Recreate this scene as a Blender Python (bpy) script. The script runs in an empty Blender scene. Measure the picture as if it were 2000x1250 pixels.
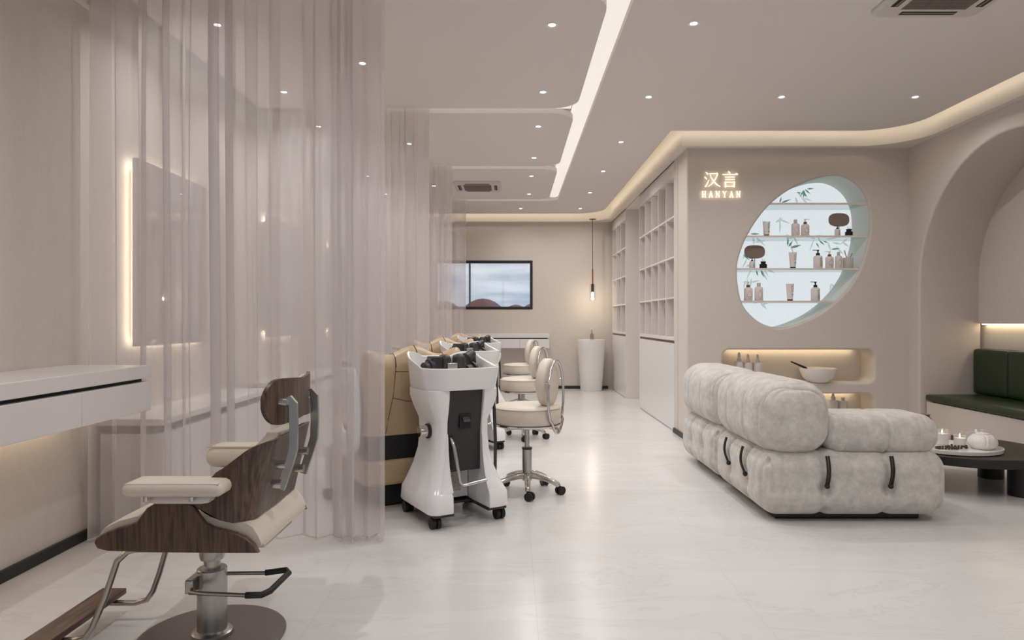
import bpy, bmesh, math, random
from mathutils import Vector, Matrix
sc = bpy.context.scene
COL = sc.collection
F = 4000/3.0
H = 1.2
PI = math.pi
def at(x, y, D):                       # a point of the place from its bearing and its distance
    return Vector(((x-1000)/F*D, D, H+(625-y)/F*D))
def lin(c):
    c = c/255.0
    return c/12.92 if c <= .04045 else ((c+.055)/1.055)**2.4
def rgb(r, g, b): return (lin(r), lin(g), lin(b), 1)

# ------------------------------------------------------------------ materials
def new_mat(name):
    m = bpy.data.materials.new(name); m.use_nodes = True
    nt = m.node_tree
    return m, nt, nt.nodes['Principled BSDF']
def mat(name, col, rough=.5, metal=0, bump=0, bscale=200, coat=0, spec=.5, var=0, vscale=5, stretch=None, sheen=0):
    m, nt, p = new_mat(name)
    p.inputs['Base Color'].default_value = col
    p.inputs['Roughness'].default_value = rough
    p.inputs['Metallic'].default_value = metal
    p.inputs['Coat Weight'].default_value = coat
    p.inputs['Specular IOR Level'].default_value = spec
    p.inputs['Sheen Weight'].default_value = sheen
    if bump or var:
        tc = nt.nodes.new('ShaderNodeTexCoord'); src = tc.outputs['Object']
        if stretch:
            mp = nt.nodes.new('ShaderNodeMapping'); mp.inputs['Scale'].default_value = stretch
            nt.links.new(src, mp.inputs['Vector']); src = mp.outputs['Vector']
    if bump:
        n = nt.nodes.new('ShaderNodeTexNoise'); n.inputs['Scale'].default_value = bscale; n.inputs['Detail'].default_value = 3
        nt.links.new(src, n.inputs['Vector'])
        b = nt.nodes.new('ShaderNodeBump'); b.inputs['Strength'].default_value = bump; b.inputs['Distance'].default_value = .01
        nt.links.new(n.outputs['Fac'], b.inputs['Height']); nt.links.new(b.outputs['Normal'], p.inputs['Normal'])
    if var:
        n = nt.nodes.new('ShaderNodeTexNoise'); n.inputs['Scale'].default_value = vscale; n.inputs['Detail'].default_value = 6; n.inputs['Roughness'].default_value = .65
        nt.links.new(src, n.inputs['Vector'])
        r = nt.nodes.new('ShaderNodeValToRGB')
        r.color_ramp.elements[0].position = .3; r.color_ramp.elements[1].position = .7
        r.color_ramp.elements[0].color = tuple(c*(1-var) for c in col[:3])+(1,)
        r.color_ramp.elements[1].color = tuple(min(1, c*(1+var)) for c in col[:3])+(1,)
        nt.links.new(n.outputs['Fac'], r.inputs['Fac']); nt.links.new(r.outputs['Color'], p.inputs['Base Color'])
    return m
def emit(name, col, s, base=.8):
    m, nt, p = new_mat(name)
    p.inputs['Base Color'].default_value = (base, base, base, 1)
    p.inputs['Emission Color'].default_value = col
    p.inputs['Emission Strength'].default_value = s
    return m
def glass(name, tint=(1, 1, 1, 1), alpha=.25, rough=.03):
    m, nt, p = new_mat(name)
    nt.nodes.remove(p)
    out = nt.nodes['Material Output']
    t = nt.nodes.new('ShaderNodeBsdfTransparent'); t.inputs['Color'].default_value = tint
    g = nt.nodes.new('ShaderNodeBsdfGlossy'); g.inputs['Roughness'].default_value = rough
    mx = nt.nodes.new('ShaderNodeMixShader'); mx.inputs[0].default_value = alpha
    nt.links.new(t.outputs[0], mx.inputs[1]); nt.links.new(g.outputs[0], mx.inputs[2]); nt.links.new(mx.outputs[0], out.inputs[0])
    return m
def sheer(name, col, opac):
    m, nt, p = new_mat(name)
    nt.nodes.remove(p)
    out = nt.nodes['Material Output']
    t = nt.nodes.new('ShaderNodeBsdfTransparent')
    d = nt.nodes.new('ShaderNodeBsdfDiffuse'); d.inputs['Color'].default_value = col
    tr = nt.nodes.new('ShaderNodeBsdfTranslucent'); tr.inputs['Color'].default_value = col
    m1 = nt.nodes.new('ShaderNodeMixShader'); m1.inputs[0].default_value = .42
    nt.links.new(d.outputs[0], m1.inputs[1]); nt.links.new(tr.outputs[0], m1.inputs[2])
    mx = nt.nodes.new('ShaderNodeMixShader'); mx.inputs[0].default_value = opac
    nt.links.new(t.outputs[0], mx.inputs[1]); nt.links.new(m1.outputs[0], mx.inputs[2]); nt.links.new(mx.outputs[0], out.inputs[0])
    return m
def wood(name, a, b, stretch, rough=.35):
    m, nt, p = new_mat(name)
    p.inputs['Roughness'].default_value = rough
    tc = nt.nodes.new('ShaderNodeTexCoord'); mp = nt.nodes.new('ShaderNodeMapping'); mp.inputs['Scale'].default_value = stretch
    n = nt.nodes.new('ShaderNodeTexNoise'); n.inputs['Scale'].default_value = 6; n.inputs['Detail'].default_value = 7; n.inputs['Distortion'].default_value = .6
    r = nt.nodes.new('ShaderNodeValToRGB'); r.color_ramp.elements[0].position = .35; r.color_ramp.elements[1].position = .68
    r.color_ramp.elements[0].color = a; r.color_ramp.elements[1].color = b
    nt.links.new(tc.outputs['Object'], mp.inputs['Vector']); nt.links.new(mp.outputs['Vector'], n.inputs['Vector'])
    nt.links.new(n.outputs['Fac'], r.inputs['Fac']); nt.links.new(r.outputs['Color'], p.inputs['Base Color'])
    return m
def marble(name):
    m, nt, p = new_mat(name)
    p.inputs['Roughness'].default_value = .22
    N = nt.nodes.new; L = nt.links.new
    geo = N('ShaderNodeNewGeometry')
    mp = N('ShaderNodeMapping'); mp.inputs['Rotation'].default_value = (0, 0, .75); mp.inputs['Scale'].default_value = (.35, 1.5, 1)
    L(geo.outputs['Position'], mp.inputs['Vector'])
    n = N('ShaderNodeTexNoise'); n.inputs['Scale'].default_value = 2.2; n.inputs['Detail'].default_value = 8; n.inputs['Roughness'].default_value = .6; n.inputs['Distortion'].default_value = 1.2
    L(mp.outputs['Vector'], n.inputs['Vector'])
    r = N('ShaderNodeValToRGB'); e = r.color_ramp.elements
    e[0].position = .28; e[0].color = rgb(211, 208, 206); e[1].position = .66; e[1].color = rgb(218, 216, 214)
    x = e.new(.49); x.color = rgb(216, 213, 211); x = e.new(.505); x.color = rgb(209, 206, 203); x = e.new(.52); x.color = rgb(217, 214, 212)
    L(n.outputs['Fac'], r.inputs['Fac'])
    # slab joints
    br = N('ShaderNodeTexBrick'); br.offset = 0; br.inputs['Scale'].default_value = 1; br.inputs['Mortar Size'].default_value = .0018
    br.inputs['Brick Width'].default_value = .9; br.inputs['Row Height'].default_value = 1.8
    mp2 = N('ShaderNodeMapping'); mp2.inputs['Location'].default_value = (.80, .35, 0)
    L(geo.outputs['Position'], mp2.inputs['Vector']); L(mp2.outputs['Vector'], br.inputs['Vector'])
    mx = N('ShaderNodeMix'); mx.data_type = 'RGBA'
    L(br.outputs['Fac'], mx.inputs[0]); L(r.outputs['Color'], mx.inputs[6]); mx.inputs[7].default_value = rgb(208, 202, 198)
    L(mx.outputs[2], p.inputs['Base Color'])
    return m
def velvet(name):
    m, nt, p = new_mat(name)
    N = nt.nodes.new; L = nt.links.new
    p.inputs['Roughness'].default_value = .85; p.inputs['Sheen Weight'].default_value = .25
    tc = N('ShaderNodeTexCoord')
    n = N('ShaderNodeTexNoise'); n.inputs['Scale'].default_value = 15; n.inputs['Detail'].default_value = 8; n.inputs['Roughness'].default_value = .7
    L(tc.outputs['Object'], n.inputs['Vector'])
    r = N('ShaderNodeValToRGB'); e = r.color_ramp.elements
    e[0].position = .34; e[0].color = rgb(180, 174, 168); e[1].position = .68; e[1].color = rgb(212, 207, 201)
    L(n.outputs['Fac'], r.inputs['Fac']); L(r.outputs['Color'], p.inputs['Base Color'])
    n2 = N('ShaderNodeTexNoise'); n2.inputs['Scale'].default_value = 260; L(tc.outputs['Object'], n2.inputs['Vector'])
    b = N('ShaderNodeBump'); b.inputs['Strength'].default_value = .12; b.inputs['Distance'].default_value = .005
    L(n2.outputs['Fac'], b.inputs['Height']); L(b.outputs['Normal'], p.inputs['Normal'])
    return m
def reeded(name):
    m, nt, p = new_mat(name)
    N = nt.nodes.new; L = nt.links.new
    tc = N('ShaderNodeTexCoord')
    w = N('ShaderNodeTexWave'); w.bands_direction = 'X'; w.inputs['Scale'].default_value = 16; w.inputs['Distortion'].default_value = 0
    L(tc.outputs['Object'], w.inputs['Vector'])
    r = N('ShaderNodeValToRGB'); e = r.color_ramp.elements
    e[0].color = rgb(214, 222, 226); e[1].color = rgb(224, 231, 235)
    L(w.outputs['Fac'], r.inputs['Fac'])
    p.inputs['Base Color'].default_value = (.15, .15, .15, 1)
    L(r.outputs['Color'], p.inputs['Emission Color']); p.inputs['Emission Strength'].default_value = .72
    return m

M = dict(
    wall=mat('wallcovering', rgb(210, 200, 190), .8, bump=.05, bscale=120, var=.03, vscale=60, stretch=(1, 1, .3)),
    ceil=mat('ceiling_paint', rgb(224, 217, 212), .9),
    cove=mat('cove_paint', rgb(225, 218, 208), .9),
    floor=marble('white_marble'),
    black=mat('black_trim', rgb(34, 32, 31), .45),
    white=mat('white_lacquer', rgb(227, 223, 222), .28),
    matte=mat('white_matte', rgb(224, 217, 212), .6),
    inside=mat('bookcase_back', rgb(204, 190, 178), .7),
    gap=mat('black_gap', rgb(14, 13, 13), .6),
    bronze=mat('bronze_strip', rgb(92, 76, 66), .4, metal=.3),
    mirror=mat('mirror_glass', (.80, .79, .80, 1), .02, metal=1),
    led=emit('warm_led', rgb(255, 232, 196), 6),
    led2=emit('mirror_led', rgb(255, 242, 220), 9),
    steel=mat('brushed_steel', rgb(178, 175, 172), .27, metal=1, bump=.03, bscale=60, stretch=(1, 1, 20)),
    chrome=mat('chrome', rgb(205, 202, 199), .1, metal=1),
    darksteel=mat('dark_steel', rgb(126, 120, 117), .33, metal=.9),
    leather=mat('cream_leather', rgb(214, 202, 186), .42, bump=.06, bscale=260),
    piping=mat('piping', rgb(196, 182, 164), .45),
    tan=mat('tan_leather', rgb(182, 156, 124), .36, bump=.05, bscale=240),
    seam=mat('seam_thread', rgb(60, 46, 36), .7),
    green=mat('green_leather', rgb(37, 50, 31), .38, bump=.05, bscale=200),
    walnut=wood('walnut', rgb(56, 41, 34), rgb(104, 80, 65), (15, 15, 1.0)),
    walnut2=wood('walnut_plank', rgb(62, 42, 32), rgb(116, 84, 64), (9, .8, 9)),
    shell=mat('white_shell', rgb(234, 232, 232), .16, coat=.4),
    blackp=mat('black_plastic', rgb(42, 40, 40), .42),
    rubber=mat('black_rubber', rgb(26, 25, 25), .6),
    velvet=velvet('grey_velvet'),
    cord=mat('black_cord', rgb(28, 23, 21), .6),
    blackwood=mat('black_wood', rgb(30, 27, 26), .5, var=.15, vscale=20),
    ceramic=mat('white_ceramic', rgb(232, 228, 224), .15),
    sheer=sheer('sheer_fabric', rgb(228, 222, 222), .57),
    sheer_shaded=sheer('sheer_fabric_shaded', rgb(222, 215, 214), .52),  # same fabric for the inner curtains, shade put into its colour and opacity
    hem=sheer('sheer_hem', rgb(235, 228, 224), .8),
    glass=glass('clear_glass', (.96, .97, .97, 1), .1),
    shelfglass=glass('frosted_shelf', (.86, .90, .90, 1), .06, .3),
    panel=reeded('reeded_light_panel'),
    shelfedge=mat('shelf_edge', rgb(232, 216, 208), .5),
    niche=mat('niche_paint', rgb(214, 214, 207), .7),
    leaf=emit('leaf_print', rgb(98, 146, 126), .50, .05),
    leaf2=emit('leaf_print_pale', rgb(190, 207, 205), .62, .05),
    trough=emit('diffuser', rgb(250, 242, 230), .42),
    coveled=emit('cove_led', rgb(255, 242, 222), 4.4),
    lens=emit('downlight_lens', rgb(255, 250, 242), 6),
    neon=emit('neon_tube', rgb(255, 232, 196), 1.7),
    bottle=mat('pale_bottle', rgb(238, 228, 224), .25),
    bottleA=mat('grey_bottle', rgb(205, 198, 191), .35),
    brown=mat('copper_collar', rgb(120, 72, 52), .35),
    ink=mat('print_ink', rgb(40, 38, 38), .6),
    rosegold=mat('printed_line', rgb(190, 150, 142), .5),
    darkglass=mat('taupe_mirror', rgb(142, 124, 112), .3),
    brass=mat('brass', rgb(178, 122, 72), .3, metal=1),
    bulb=emit('bulb', rgb(255, 225, 175), 5),
    bamboo=mat('bamboo', rgb(178, 130, 72), .5),
    bead=mat('wood_bead', rgb(66, 44, 34), .35),
    wax=emit('candle_wax', rgb(236, 226, 210), .12),
    flame=emit('flame', rgb(255, 240, 215), 8),
    grille=mat('vent_grille', rgb(122, 112, 106), .6),
    acw=mat('unit_plastic', rgb(206, 199, 194), .45),
    pottery=mat('brown_pottery', rgb(138, 112, 90), .5),
    umbrella=mat('red_canopy', rgb(120, 62, 52), .8),
    pave=mat('street_paving', rgb(140, 138, 136), .9),
    stonechip=mat('speckled_stone', rgb(150, 142, 136), .5, var=.6, vscale=160),
)

# ------------------------------------------------------------------ mesh helpers
class MB:
    def __init__(s): s.b = bmesh.new()
    def face(s, vs):
        try: return s.b.faces.new(vs)
        except ValueError: return None
    def loft(s, rings, closed=True, cap0=True, cap1=True):
        R = [[s.b.verts.new(p) for p in r] for r in rings]
        n = len(R[0])
        for a, c in zip(R, R[1:]):
            for i in range(n if closed else n-1):
                j = (i+1) % n
                s.face((a[i], a[j], c[j], c[i]))
        if closed and cap0: s.face(R[0][::-1])
        if closed and cap1: s.face(R[-1])
        return s
    def box(s, lo, hi):
        x0, y0, z0 = lo; x1, y1, z1 = hi
        return s.loft([[(x0, y0, z0), (x1, y0, z0), (x1, y1, z0), (x0, y1, z0)], [(x0, y0, z1), (x1, y0, z1), (x1, y1, z1), (x0, y1, z1)]])
    def cyl(s, p0, p1, r0, r1=None, n=24):
        return s.tube([p0, p1], [r0, r0 if r1 is None else r1], n)
    def tube(s, path, r, n=12, closed=False, flat=None):
        P = [Vector(p) for p in path]; k = len(P)
        rr = r if isinstance(r, (list, tuple)) else [r]*k
        rings = []; up = None
        for i in range(k):
            if closed: t = P[(i+1) % k]-P[i-1]
            else: t = (P[min(i+1, k-1)]-P[max(i-1, 0)])
            t.normalize()
            if up is None:
                up = Vector((0, 0, 1)) if abs(t.z) < .9 else Vector((1, 0, 0))
            a = up-t*up.dot(t)
            if a.length < 1e-4: a = t.orthogonal()
            a.normalize(); up = a; c = t.cross(a)
            rings.append([P[i]+(a*math.cos(q)+c*math.sin(q))*rr[i] for q in (2*PI*j/n for j in range(n))])
        if closed: rings.append(rings[0]); return s.loft(rings, True, False, False)
        return s.loft(rings)
    def bar(s, path, w, t, side):        # flat bar: width w along 'side', thickness t
        P = [Vector(p) for p in path]; side = Vector(side).normalized(); rings = []
        for i in range(len(P)):
            d = (P[min(i+1, len(P)-1)]-P[max(i-1, 0)]).normalized()
            nrm = d.cross(side).normalized()
            rings.append([P[i]+side*a*w/2+nrm*b*t/2 for a, b in ((-1, -1), (1, -1), (1, 1), (-1, 1))])
        return s.loft(rings)
    def lathe(s, prof, c=(0, 0, 0), n=28, cap=True):
        c = Vector(c)
        return s.loft([[c+Vector((r*math.cos(2*PI*j/n), r*math.sin(2*PI*j/n), z)) for j in range(n)] for r, z in prof], True, cap, cap)
    def ball(s, c, r, n=16, sc=(1, 1, 1)):
        c = Vector(c); k = n//2
        return s.loft([[c+Vector((r*sc[0]*math.sin(a)*math.cos(q), r*sc[1]*math.sin(a)*math.sin(q), -r*sc[2]*math.cos(a))) for q in (2*PI*j/n for j in range(n))] for a in (PI*(i+.02)/(k+.04) for i in range(k+1))])
    def prism(s, poly, t0, t1, fn):      # polygon in (a, b), extruded along c; fn maps (a, b, c) to a point
        return s.loft([[fn(a, b, t0) for a, b in poly], [fn(a, b, t1) for a, b in poly]])
    def rbox(s, lo, hi, r, n=12, disp=None):
        lo = Vector(lo); hi = Vector(hi); c = (lo+hi)/2; h = (hi-lo)/2
        r = min(r, h.x, h.y, h.z); inn = h-Vector((r, r, r)); cache = {}
        def V(u):
            k = (round(u[0], 5), round(u[1], 5), round(u[2], 5))
            if k in cache: return cache[k]
            p = Vector((u[0]*h.x, u[1]*h.y, u[2]*h.z))
            q = Vector((max(-inn.x, min(inn.x, p.x)), max(-inn.y, min(inn.y, p.y)), max(-inn.z, min(inn.z, p.z))))
            d = p-q
            nrm = d.normalized() if d.length > 1e-7 else Vector((0, 0, 1))
            w = q+nrm*r
            if disp: w = w+nrm*disp(w, nrm, h)
            cache[k] = v = s.b.verts.new(c+w); return v
        T = [math.sin(PI/2*(2*i/n-1)) *.35 + (2*i/n-1)*.65 for i in range(n+1)]
        for ax in range(3):
            for sg in (-1, 1):
                for i in range(n):
                    for j in range(n):
                        q = []
                        for a, b in ((i, j), (i+1, j), (i+1, j+1), (i, j+1)):
                            u = [0, 0, 0]; u[ax] = sg; u[(ax+1) % 3] = T[a]; u[(ax+2) % 3] = T[b]; q.append(V(u))
                        s.face(q if sg > 0 else q[::-1])
        return s
    def xf(s, m):
        bmesh.ops.transform(s.b, matrix=m, verts=s.b.verts[:]); return s
    def done(s, name, m, parent=None, smooth=38, bevel=0, seg=2, solid=0, sub=0, label=None, loc=None, weld=False):
        if weld: bmesh.ops.remove_doubles(s.b, verts=s.b.verts[:], dist=1e-5)
        bmesh.ops.recalc_face_normals(s.b, faces=s.b.faces[:])
        me = bpy.data.meshes.new(name); s.b.to_mesh(me); s.b.free()
        o = bpy.data.objects.new(name, me); COL.objects.link(o)
        me.materials.append(m)
        if smooth:
            me.polygons.foreach_set('use_smooth', [True]*len(me.polygons))
            me.set_sharp_from_angle(angle=math.radians(smooth))
        if parent: o.parent = parent
        if loc: o.location = loc
        if solid:
            k = o.modifiers.new('solid', 'SOLIDIFY'); k.thickness = solid; k.offset = 0
        if bevel:
            k = o.modifiers.new('bevel', 'BEVEL'); k.width = bevel; k.segments = seg; k.limit_method = 'ANGLE'; k.angle_limit = math.radians(40)
        if sub:
            k = o.modifiers.new('sub', 'SUBSURF'); k.levels = sub; k.render_levels = sub
        if label: o['label'] = label
        return o
def tag(o, label, cat, group=None):
    o['label'] = label; o['category'] = cat
    if group: o['group'] = group
    return o
def thing(name, label, cat, loc=(0, 0, 0), rz=0, group=None):
    o = bpy.data.objects.new(name, None); COL.objects.link(o); o.empty_display_size = .1
    o.location = loc; o.rotation_euler = (0, 0, rz)
    return tag(o, label, cat, group)
def struct(o):
    o['kind'] = 'structure'; return o
def dup(root, loc, rz=None, label=None):
    r = root.copy(); COL.objects.link(r); r.location = loc
    if rz is not None: r.rotation_euler = (0, 0, rz)
    if label: r['label'] = label
    for ch in [o for o in root.children]:
        c = ch.copy(); COL.objects.link(c); c.parent = r
        for g in [o for o in ch.children]:
            d = g.copy(); COL.objects.link(d); d.parent = c
    return r
def rrect(x0, y0, x1, y1, r, n=8, corners=(1, 1, 1, 1)):
    out = []
    for k, (cx, cy, a) in enumerate(((x1-r, y1-r, 0), (x0+r, y1-r, 90), (x0+r, y0+r, 180), (x1-r, y0+r, 270))):
        if corners[k]:
            for i in range(n+1):
                q = math.radians(a+90*i/n); out.append((cx+r*math.cos(q), cy+r*math.sin(q)))
        else:
            out.append(((x1, y1), (x0, y1), (x0, y0), (x1, y0))[k])
    return out
def smooth_closed(pts, it=2):
    for _ in range(it):
        n = len(pts); out = []
        for i in range(n):
            a, b = pts[i], pts[(i+1) % n]
            out += [(a[0]*.75+b[0]*.25, a[1]*.75+b[1]*.25), (a[0]*.25+b[0]*.75, a[1]*.25+b[1]*.75)]
        pts = out
    return pts
def slab(name, polys, thick, bev, mtx, m, parent=None):
    """outline plus holes, filled and given thickness with rounded edges"""
    cu = bpy.data.curves.new(name, 'CURVE'); cu.dimensions = '2D'; cu.fill_mode = 'BOTH'
    cu.extrude = thick/2-bev; cu.bevel_depth = bev; cu.bevel_resolution = 4; cu.offset = -bev
    for poly in polys:
        sp = cu.splines.new('POLY'); sp.points.add(len(poly)-1)
        for i, (x, y) in enumerate(poly): sp.points[i].co = (x, y, 0, 1)
        sp.use_cyclic_u = True
    tmp = bpy.data.objects.new('tmp', cu); COL.objects.link(tmp)
    dg = bpy.context.evaluated_depsgraph_get()
    me = bpy.data.meshes.new_from_object(tmp.evaluated_get(dg)); me.name = name
    bpy.data.objects.remove(tmp)
    me.transform(mtx)
    o = bpy.data.objects.new(name, me); COL.objects.link(o)
    me.materials.clear(); me.materials.append(m)
    me.polygons.foreach_set('use_smooth', [True]*len(me.polygons)); me.set_sharp_from_angle(angle=math.radians(35))
    if parent: o.parent = parent
    return o
MXZ = lambda y: Matrix(((1, 0, 0, 0), (0, 0, 1, y), (0, 1, 0, 0), (0, 0, 0, 1)))     # local (x,y,z) -> (x, y0+z, y)
MYZ = lambda x: Matrix(((0, 0, 1, x), (1, 0, 0, 0), (0, 1, 0, 0), (0, 0, 0, 1)))     # local (x,y,z) -> (x0+z, x, y)
MXY = lambda z: Matrix.Translation((0, 0, z))

# ------------------------------------------------------------------ dimensions of the room
XL, XB, XR = -2.34, 1.74, 3.95          # left wall, bookcase wall, right wall
YF, YB, YN = 6.80, 11.94, -3.0          # display wall, back wall, added shop front
ZS, ZC, ZT = 2.91, 3.02, 3.22           # soffit, ceiling, slab
SLOTS = [1.53, 3.73, 5.94, 8.15, 10.37]

# floor
struct(MB().box((XL-.3, YN-.2, -.1), (XR+1.2, YB+.3, 0)).done('floor', M['floor'], smooth=0))
# street outside, a little below the floor level
struct(MB().box((-40, YB+.5, -.6), (40, 70, -.3)).done('ground_outside', M['pave'], smooth=0))

# ceiling: dropped boards with open slots between them
b = MB()
def board(poly, z0=ZC, z1=ZC+.045):
    b.prism(poly, z0, z1, lambda x, y, z: (x, y, z))
def arc(cx, cy, r, a0, a1, n=10):
    return [(cx+r*math.cos(math.radians(a0+(a1-a0)*i/n)), cy+r*math.sin(math.radians(a0+(a1-a0)*i/n))) for i in range(n+1)]
E_ = 3.75; FN = 6.565; EB = 11.68; XE = 1.53; WL = -2.17
rail = [(.693, YN), (E_, YN)] + arc(E_-.45, FN-.45, .45, 0, 90) + [(XE, FN)]
# the right field is cut into convex strips that meet edge to edge
board(rail + [(.693, FN)])
board([(.693, FN), (XE, FN), (XE, 10.44), (.693, 10.44)])
board([(.693, 10.44), (XE, 10.44)] + arc(XE-.5, EB-.5, .5, 0, 90) + [(WL, EB), (WL, 10.44), (.693-.2, 10.44)])
slots = SLOTS[:]
edges = [YN]+[v for s_ in slots for v in (s_-.07, s_+.07)]
for i in range(0, len(edges)-1, 2):
    y0, y1 = edges[i], edges[i+1]
    board(rrect(WL, y0, .555, y1, .22, 8, (1, 0, 0, 1 if i else 0)))
# fillet of the field at the closed end of the lit trough
fil = [(.693, 10.44)] + [(.693-.2+.2*math.cos(q), 10.24+.2*math.sin(q)) for q in (math.radians(90-90*i/8) for i in range(9))]
board([(.693, 10.24), (.693, 10.44), (.493, 10.44)] + [(.493+.2*math.sin(math.radians(90*i/8)), 10.24+.2*math.cos(math.radians(90*i/8))) for i in range(1, 8)])
ceil = b.done('ceiling', M['ceil'], smooth=30); struct(ceil)
struct(MB().box((XL-.2, YN-.2, ZT), (XR+1.2, YB+.2, ZT+.1)).done('ceiling_slab', M['cove'], smooth=0))

# soffit that runs round the walls (its inner face is washed by the hidden strips)
def ribbon(name, path, w, z0, z1, m):
    pass
sofR = 3.885; sofF = 6.72; sofX = 1.665; sofB = 11.86; sofL = -2.30
inner = [(sofR, YN)] + arc(sofR-.52, sofF-.52, .52, 0, 90, 14) + [(sofX, sofF)] + arc(sofX-.55, sofB-.55, .55, 0, 90, 14) + [(sofL, sofB), (sofL, YN)]
outer = [(XR, YN)] + [(XR, YF)]*15 + [(XB, YF)] + [(XB, YB)]*15 + [(XL, YB), (XL, YN)]
b = MB()
b.loft([[(x, y, z) for (x, y) in P] for P, z in ((outer, ZS), (inner, ZS), (inner, ZT), )], closed=False)
struct(b.done('trim_1', M['cove'], smooth=40, weld=True))

struct(MB().box((XB+.001, 9.32, 2.89), (XB+.6, 10.44, ZT)).done('trim_3', M['cove'], smooth=0))
struct(MB().box((XB+.40, 9.30, 0), (XB+.42, 10.47, 2.89)).done('wall_passage', M['wall'], smooth=0))
# hidden strips over the slots: real luminous diffusers
def light_thing(name, label, mesh_b, m):
    return tag(mesh_b.done(name, m, smooth=0), label, 'strip light')
b = MB().box((.53, YN, ZC+.050), (.72, 10.40, ZC+.062))
light_thing('linear_light', 'long bright linear light in the ceiling trough right of the boards', b, M['trough'])
ordn = ['nearest', 'second', 'third', 'fourth']
SL = ['cross slot of light in the ceiling above the nearest curtain', 'cross slot of light in the ceiling above the second curtain', 'cross slot of light in the ceiling above the third curtain', 'cross slot of light in the ceiling by the last curtain near the back wall']
for i, s_ in enumerate(SLOTS[1:]):
    b = MB().box((WL+.3, s_-.10, ZC+.050), (.52, s_+.10, ZC+.062))
    light_thing('slot_light', SL[i], b, M['trough'])['group'] = 'cross slots of light between the ceiling boards'
midR = (E_+sofR)/2
path = [(midR, YN)] + arc(midR-.48, (FN+sofF)/2-.48, .48, 0, 90, 12) + [((XE+sofX)/2, (FN+sofF)/2)] + arc((XE+sofX)/2-.52, (EB+sofB)/2-.52, .52, 0, 90, 12) + [(WL+.1, (EB+sofB)/2)]
def offset_path(P, d):
    out = []
    for i in range(len(P)):
        a = Vector(P[max(i-1, 0)]); c = Vector(P[min(i+1, len(P)-1)]); p = Vector(P[i])
        t1 = (p-a).normalized() if i else None; t2 = (c-p).normalized() if i < len(P)-1 else None
        t1 = t1 or t2; t2 = t2 or t1
        n1 = Vector((-t1.y, t1.x)); n2 = Vector((-t2.y, t2.x)); n = (n1+n2); n = n/max(.5, n.length_squared/2)
        out.append((p.x+n.x*d, p.y+n.y*d))
    return out
pa, pb = offset_path(path, .135), offset_path(path, .095)
b = MB().loft([[(x, y, ZC+.058) for x, y in pa], [(x, y, ZC+.075) for x, y in pb]], closed=False)
tag(b.done('cove_light', M['coveled'], smooth=0), 'warm cove light hidden in the slot round the ceiling edge', 'cove light')

# ------------------------------------------------------------------ walls
struct(MB().box((XL-.2, YN, 0), (XL, YB, ZT)).done('wall_left', M['wall'], smooth=0))
# back wall with the window opening
wx0, wx1, wz0, wz1 = -1.36, .36, 1.388, 2.24
struct(slab('wall_back', [[(XL, 0), (XB+1.2, 0), (XB+1.2, ZT), (XL, ZT)], [(wx0, wz0), (wx0, wz1), (wx1, wz1), (wx1, wz0)]], .2, .002, MXZ(YB+.1), M['wall']))
b = MB()
ft = .045
for lo, hi in (((wx0, wz1-ft), (wx1, wz1)), ((wx0, wz0), (wx1, wz0+ft)), ((wx0, wz0+ft), (wx0+ft, wz1-ft)), ((wx1-ft, wz0+ft), (wx1, wz1-ft))):
    b.box((lo[0], YB-.012, lo[1]), (hi[0], YB+.09, hi[1]))
win = struct(b.done('window_1', M['black'], bevel=.004))
pane = MB().box((wx0+ft, YB+.05, wz0+ft), (wx1-ft, YB+.056, wz1-ft)).done('pane', M['glass'], win, smooth=0)
# display wall: leaf-shaped opening and two long niches
K = YF/F
leafpx = [(1439, 539), (1441, 507), (1458, 461), (1484, 421), (1507, 395), (1541.6, 369), (1582, 351), (1622, 341), (1651, 344.6), (1680, 363), (1697, 395), (1700.5, 429.6), (1697, 473), (1680, 527.5), (1657, 565), (1622, 599.5), (1585, 622.5), (1538.7, 640), (1513, 641), (1484, 631), (1461, 611), (1446.5, 588)]
leafw = [((x-1000)*K, H+(625-y)*K) for x, y in leafpx]
leafs = smooth_closed(leafw, 2)
def nich(x0, y0, x1, y1, r=.075): return rrect((x0-1000)*K, H+(625-y1)*K, (x1-1000)*K, H+(625-y0)*K, r, 8)
n1 = nich(1411, 683, 1708, 748); n2 = nich(1411, 769, 1708, 838)
TH = .37
fwall = slab('wall_front', [[(XB, 0), (XR+.3, 0), (XR+.3, ZT), (XB, ZT)], leafs, n1, n2], TH, .022, MXZ(YF+TH/2), M['wall'])
struct(fwall)
# niche backs
b = MB()
b.box(((1405-1000)*K, YF+.27, .05), ((1714-1000)*K, YF+.29, H+(625-676)*K))
nb = struct(b.done('wall_niche', M['wall'], smooth=0))
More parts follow.
